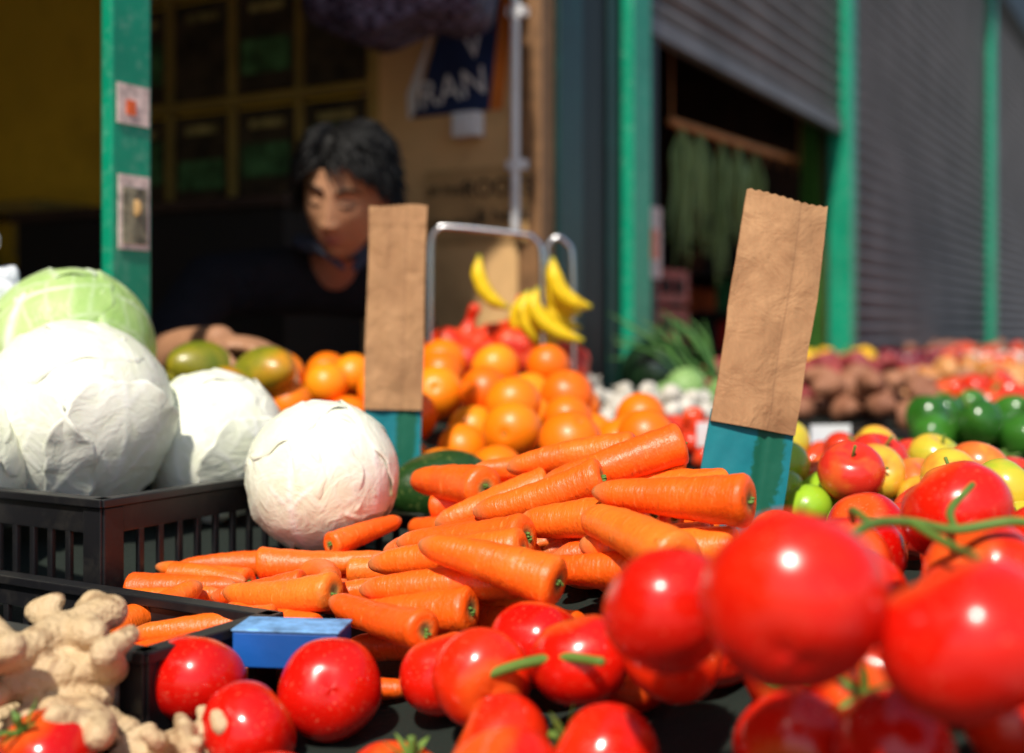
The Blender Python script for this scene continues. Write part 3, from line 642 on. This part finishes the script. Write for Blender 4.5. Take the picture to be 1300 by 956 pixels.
fb('sun_block_lintel_left',(-6,.026,2.10),(-.56,.07,3.51),m_teald)  # unseen from the camera, dropped low to keep direct sun off the shopkeeper
fb('dark_sidelight',(0,.01,0),(.13,.05,2.9),m_blackg)
fb('shop2_left_wall',(-.10,.07,0),(-.05,2.5,3.2),m_wallc)
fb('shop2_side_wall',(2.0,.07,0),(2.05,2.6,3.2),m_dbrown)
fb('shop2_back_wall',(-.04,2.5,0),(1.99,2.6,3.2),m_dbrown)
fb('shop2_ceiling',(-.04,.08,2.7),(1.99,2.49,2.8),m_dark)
fb('wall_above',(-6,.075,3.52),(9.6,.4,6.0),m_brown)
fb('upper_storey_parapet',(-6,-.02,6.01),(9.6,.45,6.2),m_wallc)
def shutter(t0,t1,z0,z1,s=.02):
    b=Buf(); pitch=.062; n=int((z1-z0)/pitch); prof=[]
    for k in range(n):
        zz=z0+k*pitch
        for f,o in((0,.0),(.06,.010),(.16,.004),(.35,-.009),(.55,-.014),(.75,-.009),(.92,.005)): prof.append((zz+f*pitch,o))
    V=[]
    for z,o in prof: V.append(fac(t0,s+o,z)); V.append(fac(t1,s+o,z))
    b.add(V,gf(2,len(prof),False)[:,::-1],smooth=False)
    box2(b,(t0,s-.02,z0-.05),(t1,s+.02,z0-.001),FAC)
    obj('roller_shutter',b,m_shut)
shutter(.0,1.965,2.14,3.5); shutter(2.065,5.515,.1,3.5); shutter(5.645,9.19,.1,3.5)
TM=Matrix(((.866025,0,-.5,0),(-.5,0,-.866025,0),(0,1,0,0),(0,0,0,1)))
def text(txt,s,z,size,mat,parent,off=.006,rot=0,name='lettering'):
    cu=bpy.data.curves.new(name,'FONT'); cu.body=txt; cu.size=size; cu.extrude=.0006; cu.align_x='CENTER'; cu.align_y='CENTER'
    o=bpy.data.objects.new(name,cu); scene.collection.objects.link(o); cu.materials.append(mat); o.parent=parent
    p=fac(-.55-off,s,z); o.matrix_world=Matrix.Translation(Vector(p))@TM@Matrix.Rotation(rot,4,'Z'); return o
m_ink=plain('dark_ink',(.015,.010,.008),rough=.7); m_navy=plain('banner_navy',(.01,.025,.09),rough=.6); m_orangec=plain('banner_orange',(.6,.16,.02),rough=.6)
m_card=plain('brown_card_sign',(.44,.26,.10),rough=.8)
def sidebox(buf,s0,s1,z0,z1,off,th,mi=0): box2(buf,(-.55-off-th,s0,z0),(-.55-off,s1,z1),FAC,mi=mi)
par=empty('cardboard_notice'); b=Buf(); sidebox(b,.03,.306,1.50,1.672,.001,.004); obj('board',b,m_card,par)
text('ROOTS',.105,1.622,.056,m_ink,par,.008); text('all fresh',.24,1.625,.035,m_ink,par,.008); text('& herbs',.09,1.56,.045,m_ink,par,.008); text('price  per lb',.23,1.55,.03,m_ink,par,.008)
par=empty('banner'); b=Buf()
def quad(buf,pts,mi,off):
    P=[fac(-.55-off,s,z) for s,z in pts]+[fac(-.55-off-.002,s,z) for s,z in pts]
    buf.add(P,[(0,3,2,1),(4,5,6,7),(0,1,5,4),(1,2,6,5),(2,3,7,6),(3,0,4,7)],mi=mi,smooth=False)
quad(b,[(.340,1.80),(.13,1.80),(.09,2.12),(.22,2.12)],0,.004); quad(b,[(.128,1.80),(.095,1.80),(.055,2.12),(.088,2.12)],1,.004); quad(b,[(.355,1.86),(.352,1.80),(.342,1.80),(.285,2.0)],2,.004)
obj('cloth',b,[m_navy,m_orangec,m_white],par); text('IRAN',.238,1.855,.092,m_white,par,.009,rot=.13); text('V',.17,1.95,.09,m_white,par,.009,rot=.13)
b=Buf(); p=fac(-.575,.05,0); tube(b,[p+np.array([0,0,1.52]),p+np.array([0,0,2.6])],.010,n=12); sidebox(b,.03,.07,1.66,1.68,.0,.03); sidebox(b,.03,.07,2.0,2.02,.0,.03); obj('white_conduit_pipe',b,m_white)
b=Buf(); sidebox(b,.14,.205,1.740,1.795,.010,.035); sidebox(b,.155,.19,1.753,1.782,.046,.004); sidebox(b,.165,.175,1.75,1.785,.0005,.009); obj('white_socket_box',b,m_white,mods=[('BEVEL',dict(width=.003,segments=2,limit_method='ANGLE'))])
m_tray1=plain('green_poster_print',(.05,.14,.05),rough=.6,var=.9,ns=18); m_tray2=plain('dark_poster_print',(.04,.028,.016),rough=.6,var=.8,ns=16); m_tray3=plain('yellow_poster_print',(.34,.28,.1),rough=.6,var=.7,ns=30)
b=Buf(); s0,s1=.44,1.34
for z in (1.605,1.875,2.17,2.45): sidebox(b,s0,s1,z,z+.018,.001,.04)
for k in range(5):
    s=s0+(s1-s0-.02)*k/4
    for za,zb_ in((1.624,1.874),(1.894,2.169),(2.189,2.449)): sidebox(b,s,s+.010,za,zb_,.001,.035)
obj('shelf_frame',b,m_frame,shop)
for k in range(4):
    for j,(za,zb_) in enumerate(((1.64,1.865),(1.905,2.16),(2.2,2.44))):
        b=Buf(); s=s0+.025+(s1-s0-.02)*k/4; sidebox(b,s,s+.195,za,zb_,.002,.010); sidebox(b,s+.02,s+.175,za+.03+.02*(k%2),zb_-.06-.03*((k+j)%3),.013,.004,1); sidebox(b,s+.04,s+.15,zb_-.05,zb_-.03,.013,.003,2)
        obj('wall_poster',b,[m_tray2,m_tray1 if (k+j)%2==0 or j==0 else m_tray2,m_tray3])
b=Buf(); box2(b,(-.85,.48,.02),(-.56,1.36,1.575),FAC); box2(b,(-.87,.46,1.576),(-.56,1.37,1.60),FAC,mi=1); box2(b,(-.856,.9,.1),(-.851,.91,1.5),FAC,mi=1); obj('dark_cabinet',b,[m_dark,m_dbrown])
b=Buf(); box2(b,(-.75,1.42,1.62),(-.56,2.6,1.65),FAC)
for s in(1.5,2.0,2.5): box2(b,(-.74,s,1.50),(-.56,s+.02,1.619),FAC)
obj('wall_shelf',b,m_frame)
b=Buf(); box2(b,(-1.05,1.42,.02),(-.56,3.2,1.42),FAC); box2(b,(-1.07,1.40,1.421),(-.56,3.2,1.45),FAC,mi=1)
for k in range(9): box2(b,(-.95,1.5+k*.17,1.451),(-.8,1.6+k*.17,1.50+.02*(k%3)),FAC,mi=0)
obj('shop_counter',b,[m_dark,m_brown])
m_pl=Mt('plaid_bag_weave',.6,.3); co=m_pl.coord()
ck=m_pl.n('ShaderNodeTexChecker'); m_pl.l(co,ck.inputs['Vector']); ck.inputs['Scale'].default_value=52; ck.inputs['Color1'].default_value=(.028,.018,.040,1); ck.inputs['Color2'].default_value=(.085,.07,.12,1)
m_pl.color(ck.outputs['Color']).bump(m_pl.noise(co,14,3),.8,.03)
b=Buf(); T,P,D=sph(60,44); V=np.sign(D)*np.abs(D)**.5*np.array([.19,.11,.16]); V+= .012*np.sin(V[:,[1,2,0]]*34)+.006*np.sin(V[:,[2,0,1]]*80); V[:,2]+=.12*V[:,0]; b.add(V+np.array([-.22,2.5,2.06]),gf(60,44))
tube(b,[(-.3,2.5,2.15),(-.27,2.5,2.45),(-.17,2.5,2.45),(-.14,2.5,2.15)],.008,n=8,sub=4); tube(b,[(-.22,2.5,2.42),(-.22,2.5,2.62)],.004,n=6); obj('plaid_laundry_bag',b,m_pl.m)
m_st1=plain('pink_white_sticker',(.7,.55,.5),var=.4,ns=60); m_st2=plain('dark_photo_sticker',(.22,.2,.13),var=.8,ns=50)
par=empty('post_sticker'); b=Buf(); box2(b,(-1.757,-.003,1.585),(-1.700,-.001,1.64),FAC); obj('paper',b,m_st1,par); b=Buf(); box2(b,(-1.742,-.005,1.598),(-1.726,-.0035,1.618),FAC); obj('red_mark',b,m_red,par)
par=empty('post_sticker'); b=Buf(); box2(b,(-1.755,-.003,1.412),(-1.700,-.001,1.515),FAC,mi=1); box2(b,(-1.749,-.005,1.42),(-1.706,-.0035,1.498),FAC); ellipsoid(b,fac(-1.728,-.006,1.47),(.009,.002,.012),n=10,mi=2); obj('paper',b,[m_st2,m_st1,m_card],par)
b=Buf(); box2(b,(.01,-.001,1.44),(.125,.008,1.63),FAC); box2(b,(.03,-.004,1.49),(.10,-.002,1.57),FAC,mi=1); obj('poster_on_sidelight',b,[m_st1,m_red])
# ---- shop 2 contents
b=Buf(); tube(b,[fac(.55,.15,1.94),fac(1.90,.15,1.975)],.014,n=10); tube(b,[fac(.56,.15,1.94),fac(.56,.15,2.7)],.003,n=6); tube(b,[fac(1.88,.15,1.975),fac(1.88,.15,2.7)],.003,n=6); 
for k in range(8): 
    p=fac(.62+k*.17,.15,1.94+.0045*k); tube(b,[p+np.array([0,0,.0]),p+np.array([0,0,-.05])],.002,n=5)
obj('wooden_hanging_rail',b,plain('orange_wood',(.48,.18,.05)))
m_long=fruit('long_bean_skin',(.10,.17,.04),(.28,.36,.11),rough=.5)
for (tc,ln) in [(.64,.38),(.80,.34),(1.00,.42),(1.16,.30),(1.34,.26)]:
    b=Buf()
    for k in range(14):
        a=tc+random.gauss(0,.018); s=.15+random.gauss(0,.015); top=fac(tc+random.gauss(0,.008),.15,1.935); l_=ln*random.uniform(.7,1.15)
        tube(b,[top,fac(a,s,1.85),fac(a+random.gauss(0,.01),s,1.93-l_*.6),fac(a+random.gauss(0,.02),s+random.gauss(0,.01),1.93-l_)],[.004,.006,.006,.003],n=6,sub=3,t=random.random())
    obj('hanging_long_bean_bunch',b,m_long)
b=Buf()
for k in range(12):
    t=1.72+k*.020; V=[]
    for z in np.linspace(.9,2.12,30): V+= [fac(t,.08+.015*math.sin(z*5+k),z),fac(t+.012,.10+.015*math.sin(z*5+k*2),z)]
    b.add(V,gf(2,30,False),t=random.random())
obj('green_strip_curtain',b,fruit('curtain_green',(.02,.08,.012),(.07,.20,.03),rough=.5))
pm=[plain('packet_'+n,c,rough=.4,var=.4,ns=30) for n,c in (('red',(.45,.02,.015)),('brown',(.14,.05,.03)),('green',(.02,.12,.04)),('cream',(.25,.18,.10)),('dark',(.02,.02,.02)),('orange',(.45,.08,.02)))]
b=Buf()
for j,z in enumerate((.9,1.06,1.22,1.38,1.54,1.70)):
    box2(b,(1.72,.20,z-.018),(1.99,1.9,z),FAC,mi=4); s=.22
    while s<1.85:
        w=random.uniform(.05,.11); h=random.uniform(.08,.13); box2(b,(1.76+random.uniform(0,.03),s,z+.001),(1.97,s+w-.006,z+h),FAC,mi=random.choice([0,0,0,1,2,5,4,5] if j<4 else [1,4,4,4])); s+=w
obj('grocery_shelf',b,pm)
b=Buf()
for k in range(4):
    M=FAC; z=1.0+.13*k
    for a,c in (((.25,.25,z),(.95,.26,z+.11)),((.25,.60,z),(.95,.61,z+.11)),((.25,.262,z),(.26,.598,z+.11)),((.94,.262,z),(.95,.598,z+.11)),((.262,.262,z),(.938,.598,z+.01))): box2(b,a,c,M)
    for q in range(6): box2(b,(.27+q*.11,.243,z+.03),(.34+q*.11,.249,z+.08),M,mi=1)
obj('red_crate_stack',b,[pm[0],m_dark])
b=Buf(); T,P,D=sph(50,34); nzv=np.array([mnoise.noise(Vector(d*3))*.18+mnoise.noise(Vector(d*9))*.07 for d in D]); b.add(D*(np.array([.075,.06,.065])*(1+nzv)[:,None])+np.array([-.705,1.60,1.325]),gf(50,34)); tube(b,[(-.705,1.6,1.37),(-.70,1.6,1.40),(-.68,1.59,1.42)],[.02,.008,.02],n=10,sub=3); obj('white_plastic_bag',b,plain('white_polythene',(.75,.77,.82),rough=.35,bstr=.8,bd=.01,bs=40))
b=Buf(); b.add([(-60,-60,0),(60,-60,0),(60,60,0),(-60,60,0)],[(0,1,2,3)],smooth=False); 
pv=Mt('pavement_concrete',.85); co=pv.coord(); bk=pv.n('ShaderNodeTexBrick'); pv.l(co,bk.inputs['Vector']); bk.inputs['Scale'].default_value=1.6; bk.inputs['Color1'].default_value=(.20,.19,.18,1); bk.inputs['Color2'].default_value=(.26,.25,.24,1); bk.inputs['Mortar'].default_value=(.08,.08,.08,1); bk.inputs['Mortar Size'].default_value=.01
pv.color(bk.outputs['Color']); obj('pavement',b,pv.m).location=(0,0,-.004)
# ================================================================== MAN
man=empty('shopkeeper_man')
m_skin=Mt('skin',.5,.35); L_=m_skin.tint(); co=m_skin.coord()
c=m_skin.mix(m_skin.noise(co,30,3),(.33,.160,.085),(.46,.235,.125)); c=m_skin.mix(L_,c,(.32,.095,.07))
m_skin.color(c); m_skin=m_skin.m
m_hair=plain('black_hair',(.003,.0027,.0025),rough=.5,var=.4,ns=80,bs=400,bstr=.05,spec=.3)
m_jump=plain('black_jumper',(.007,.007,.010),rough=.9,var=.3,ns=25,bs=300,bstr=.7,bd=.003,spec=.2)
m_jean=plain('dark_jeans',(.012,.016,.035),rough=.8)
shR=np.array([-.585,2.30,1.385]); shL=np.array([-.205,2.50,1.375]); mid=(shR+shL)/2; sx=(shL-shR)/np.linalg.norm(shL-shR); fwd=np.array([sx[1],-sx[0],0]); fwd/=np.linalg.norm(fwd)
b=Buf()
secs=[(np.array([-.46,2.62,.92]),.165,.115),(np.array([-.455,2.60,1.0]),.160,.112),(np.array([-.44,2.54,1.12]),.155,.11),(np.array([-.42,2.47,1.24]),.175,.12),(np.array([-.405,2.42,1.33]),.185,.115),(np.array([-.392,2.385,1.39]),.165,.11),(np.array([-.362,2.345,1.43]),.115,.095),(np.array([-.340,2.325,1.462]),.074,.072)]
a=np.linspace(0,2*np.pi,36,endpoint=False); V=[]
secs=[(secs[0][0]-np.array([0,0,.005]),.01,.01)]+secs+[(secs[-1][0]+np.array([0,0,.003]),.01,.01)]
for (cc,ra,rb_) in secs:
    for q in a: V.append(cc+sx*ra*np.sign(math.cos(q))*abs(math.cos(q))**.85+fwd*rb_*math.sin(q))
b.add(V,gf(36,len(secs))[:,::-1])
elR=np.array([-.605,2.06,1.245]); elL=np.array([-.17,2.42,1.12])
capsule(b,shR+sx*.02,elR,.062,.048); capsule(b,shL-sx*.02,elL,.060,.048); capsule(b,mid+np.array([0,0,.02]),shR+sx*.02,.07,.062); capsule(b,mid+np.array([0,0,.02]),shL-sx*.02,.07,.06)
haR=np.array([-.450,1.885,1.282]); d=(haR-elR); capsule(b,elR,elR+d*.15,.050,.047)
haL=np.array([-.20,2.20,1.17]); capsule(b,elL,elL+(haL-elL)*.55,.047,.040)
for k in range(7):
    p=shR+(elR-shR)*(.2+.11*k); ellipsoid(b,p+fwd*.03,(.05,.05,.008),n=14)
obj('jumper',b,m_jump,man,mods=[('REMESH',dict(mode='VOXEL',voxel_size=.009,use_smooth_shade=True)),('SMOOTH',dict(iterations=5,factor=.6))])
b=Buf(); hp=np.array([-.46,2.63,.93])
for sg in(-1,1):
    h=hp+sx*.085*sg; kn=h+np.array([0,.0,-.44])+fwd*.05; an=kn+np.array([0,0,-.41])-fwd*.04; capsule(b,h,kn,.088,.062); capsule(b,kn,an,.06,.045)
ellipsoid(b,hp,(.16,.13,.10)); obj('jeans',b,m_jean,man,mods=[('REMESH',dict(mode='VOXEL',voxel_size=.012,use_smooth_shade=True)),('SMOOTH',dict(iterations=4,factor=.6))])
b=Buf()
for sg in(-1,1):
    an=hp+sx*.085*sg+np.array([0,0,-.86])+fwd*.01; capsule(b,an+np.array([0,0,-.005]),an+fwd*.17+np.array([0,0,-.02]),.042,.034)
obj('shoes',b,m_dark,man)
def hand(b,wr,dirv,palmn,side):
    dirv=np.array(dirv,float);dirv/=np.linalg.norm(dirv); pn=np.array(palmn,float); pn-=dirv*np.dot(pn,dirv); pn/=np.linalg.norm(pn); lat=np.cross(dirv,pn)*side
    R=np.stack([dirv,lat,pn],1); ellipsoid(b,wr+dirv*.045,(.052,.042,.016),R,n=20)
    for k,(o,l1) in enumerate([(-.030,.036),(-.010,.042),(.011,.040),(.030,.031)]):
        p=wr+dirv*.075+lat*o; dd=dirv.copy(); r=.0092-(.001 if k==3 else 0)
        for j,(f,bn) in enumerate([(1,.25),(.65,.75),(.5,.6)]):
            ang=bn; nd=dd*math.cos(ang)+pn*math.sin(ang); nd/=np.linalg.norm(nd); q=p+nd*l1*f; capsule(b,p,q,r,r*.9,n=12); p=q;dd=nd;r*=.9
    p=wr+dirv*.02-lat*.03; q=p+(dirv*.6-lat*.7+pn*.3)*.038; capsule(b,p,q,.0125,.011,n=12); q2=q+(dirv*.85-lat*.15+pn*.5)*.032; capsule(b,q,q2,.0108,.009,n=12)
b=Buf(); capsule(b,elR+d*.05,elR+d*.55,.042,.040); capsule(b,elR+d*.55,haR,.040,.027); hand(b,haR,(.80,-.30,-.10),(.15,-.1,-1),1); obj('forearm_and_hand',b,m_skin,man,mods=[('REMESH',dict(mode='VOXEL',voxel_size=.0035,use_smooth_shade=True)),('SMOOTH',dict(iterations=3,factor=.5))])
b=Buf(); capsule(b,elL+(haL-elL)*.4,haL,.035,.026); hand(b,haL,(0,-1,-.1),(0,0,-1),-1); obj('forearm_and_hand',b,m_skin,man,mods=[('REMESH',dict(mode='VOXEL',voxel_size=.0035,use_smooth_shade=True)),('SMOOTH',dict(iterations=3,factor=.5))])
# head
HS=.98
HC=np.array([-.306,2.25,1.548]); HR=HS*np.array((Matrix.Rotation(math.radians(-12),3,'Z')@Matrix.Rotation(math.radians(20),3,'X')@Matrix.Rotation(math.radians(8),3,'Y')))
def headshape(D):
    x=D[:,0]*.071; y=D[:,1]*.096; z=D[:,2]*.124; zz=np.clip(-D[:,2],0,1)
    x=x*(1-.32*zz**1.9)*(1+.03*np.exp(-((D[:,2]-.25)/.4)**2)); y=np.where(y>0,y*(1-.45*zz),y*(.91+.06*zz)); fr=np.clip(-D[:,1]*1.6,0,1)
    g=lambda cx,cz,sx_,sz_: np.exp(-((x-cx)/sx_)**2-((z-cz)/sz_)**2)
    dy=0
    for s_ in(-1,1):
        dy=dy+.004*g(.028*s_,.031,.020,.009)-.0085*g(.030*s_,.010,.016,.011)+.0075*g(.030*s_,.006,.012,.008)+.004*g(.043*s_,-.020,.020,.018)+.007*g(.0120*s_,-.036,.0075,.008)
    nz=np.clip((.028-z)/.062,0,1)*(1/(1+np.exp((-.041-z)/.0025))); w=.0085+.006*np.clip((.02-z)/.055,0,1)
    dy=dy+(.004+.018*nz**1.1)*nz**.15*np.exp(-(x/w)**2)*(z<.03)
    zc=z-14*x*x
    lipu=np.exp(-(x/.023)**2-((zc+.0600)/.0048)**2); lipl=np.exp(-(x/.019)**2-((zc+.0715)/.0055)**2)
    dy=dy+.0055*lipu+.0065*lipl-.0045*np.exp(-(x/.027)**2-((zc+.0660)/.0022)**2)-.003*g(0,-.083,.02,.005)+.007*g(0,-.103,.020,.014)
    y=y-dy*fr; lip=np.clip(lipu+lipl,0,1)*fr
    return np.stack([x,y,z],1),lip
T,P,D=sph(180,150); V,lip=headshape(D); b=Buf(); b.add(V@HR.T+HC,gf(180,150),t=np.clip(lip*1.2,0,1))
for s_ in(-1,1):
    for (p,q,r0,r1) in [((.070,.008,.020),(.077,.022,.026),.007,.006),((.077,.022,.026),(.078,.026,.005),.006,.006),((.078,.026,.005),(.071,.012,-.022),.006,.007),((.070,.010,.015),(.070,.010,-.015),.009,.008)]:
        capsule(b,HC+HR@np.array([p[0]*s_,p[1],p[2]]),HC+HR@np.array([q[0]*s_,q[1],q[2]]),r0,r1,n=10)
capsule(b,np.array([-.350,2.375,1.42]),HC+HR@np.array([0,.035,-.045]),.048,.048,n=24)
obj('head',b,m_skin,man)
def surf(x,z):
    Dd=np.array([[x/.071,0,z/.124]]); yy=math.sqrt(max(0,1-Dd[0,0]**2-Dd[0,2]**2)); Dd[0,1]=-yy; v,_=headshape(Dd); return v[0]
b=Buf()
for s_ in(-1,1):
    pts=[surf(s_*q,h)+np.array([0,-.001,0]) for q,h in((.012,.025),(.021,.030),(.032,.032),(.043,.028),(.050,.021))]; tube(b,[HC+HR@p for p in pts],[.0030,.0045,.0042,.0032,.0012],n=8,sub=4,flat=.8)
    pts=[surf(s_*q,h)+np.array([0,-.0005,0]) for q,h in((.017,.003),(.025,-.0015),(.034,-.0015),(.043,.003))]; tube(b,[HC+HR@p for p in pts],[.0010,.0024,.0024,.0010],n=6,sub=4)
T,P,D=sph(110,80); V,_=headshape(D)
def hline(D): return .12+.54*np.clip(-D[:,1],0,1)-.9*np.clip(D[:,1],0,1)+.09*np.sin(D[:,0]*5+.6)*np.clip(-D[:,1],0,1)
k=1/(1+np.exp(-(D[:,2]-hline(D))/.025)); nn=np.array([mnoise.noise(Vector(q*3))*.05 for q in D])
asym=.14*np.clip(D[:,0],0,1)-.04*np.clip(-D[:,0],0,1)
V=V*(.955+k*(.095+nn+asym+.04*np.clip(D[:,2],0,1)))[:,None]; b.add(V@HR.T+HC,gf(110,80))
rr=random.Random(5)
for q in range(2000):
    th=rr.uniform(0,1.65);ph=rr.uniform(0,2*math.pi); d0=np.array([math.sin(th)*math.cos(ph),math.sin(th)*math.sin(ph),math.cos(th)])
    if d0[2]<hline(d0[None])[0]+.02: continue
    clump=mnoise.noise(Vector(d0*3.5)); c2=mnoise.noise(Vector(d0*3.5+np.array([7,3,1])))
    part=-1 if d0[0]<-.25 else 1
    fl=np.array([part*.75+d0[0]*.3+clump*.5,-.35+d0[1]*.5+c2*.5,-.35])+np.array([rr.gauss(0,.12),rr.gauss(0,.12),rr.gauss(0,.10)]); fl-=d0*np.dot(fl,d0)*.9; fl/=np.linalg.norm(fl)
    base,_=headshape(d0[None]); base=base[0]; ex=1+.13*max(d0[0],0)-.03*max(-d0[0],0); l_=rr.uniform(.030,.060); up=.03*max(d0[2],0)+.10*max(0,clump)
    pts=[base*1.02,base*(1.07+up)*ex+fl*l_*.3,base*(1.11+up)*ex+fl*l_*.7,base*(1.09+up+rr.uniform(-.03,.05))*ex+fl*l_*1.1+np.array([0,0,-.006])]
    tube(b,[HC+HR@p for p in pts],[.0020,.0026,.0020,.0003],n=4,sub=2)
obj('hair_and_brows',b,m_hair,man)
b=Buf()
cn=np.array([-.338,2.325,1.455]); ring=[]
for q in np.linspace(0,2*np.pi,25)[:-1]: ring.append(cn+sx*.066*math.cos(q)+fwd*.066*math.sin(q)+np.array([0,0,.010-.022*max(0,math.sin(q))]))
ring.append(ring[0]); ring.append(ring[1]); tube(b,ring,.013,n=10,close=False)
for sg in(-1,1):
    pts=[cn+sx*.064*sg+fwd*.005+np.array([0,0,.020]),cn+sx*.052*sg+fwd*.055+np.array([0,0,.002]),cn+sx*.012*sg+fwd*.084+np.array([0,0,-.040])]
    tube(b,pts,[.012,.015,.008],n=8,sub=4,flat=.35)
obj('shirt_collar',b,plain('blue_grey_shirt',(.022,.028,.05),rough=.8),man)
# ================================================================== CAMERA, LIGHT, WORLD
cam=bpy.data.cameras.new('Camera'); co_=bpy.data.objects.new('Camera',cam); scene.collection.objects.link(co_); scene.camera=co_
co_.location=(0,0,CAMZ); co_.rotation_euler=(math.radians(90),0,0); cam.lens=43.2; cam.sensor_width=36; cam.shift_y=-58/1300; cam.clip_end=300; cam.clip_start=.02
cam.dof.use_dof=True; cam.dof.focus_distance=1.06; cam.dof.aperture_fstop=2.9
az=math.atan2(-.30,-.95); el=math.radians(50)
sd=Vector((math.sin(az)*math.cos(el),math.cos(az)*math.cos(el),math.sin(el)))
sl=bpy.data.lights.new('sun','SUN'); sl.energy=5.0; sl.angle=math.radians(2.5); sl.color=(1,.93,.82); so=bpy.data.objects.new('sun',sl); scene.collection.objects.link(so); so.rotation_euler=sd.to_track_quat('Z','Y').to_euler(); so.location=(0,0,10)
w=bpy.data.worlds.new('World'); scene.world=w; w.use_nodes=True; nt=w.node_tree; sk=nt.nodes.new('ShaderNodeTexSky'); sk.sky_type='NISHITA'; sk.sun_disc=False; sk.sun_elevation=el; sk.sun_rotation=az%(2*math.pi); nt.links.new(sk.outputs[0],nt.nodes['Background'].inputs[0]); nt.nodes['Background'].inputs[1].default_value=.11
scene.view_settings.view_transform='Standard'; scene.view_settings.look='None'; scene.view_settings.exposure=0; scene.view_settings.gamma=1
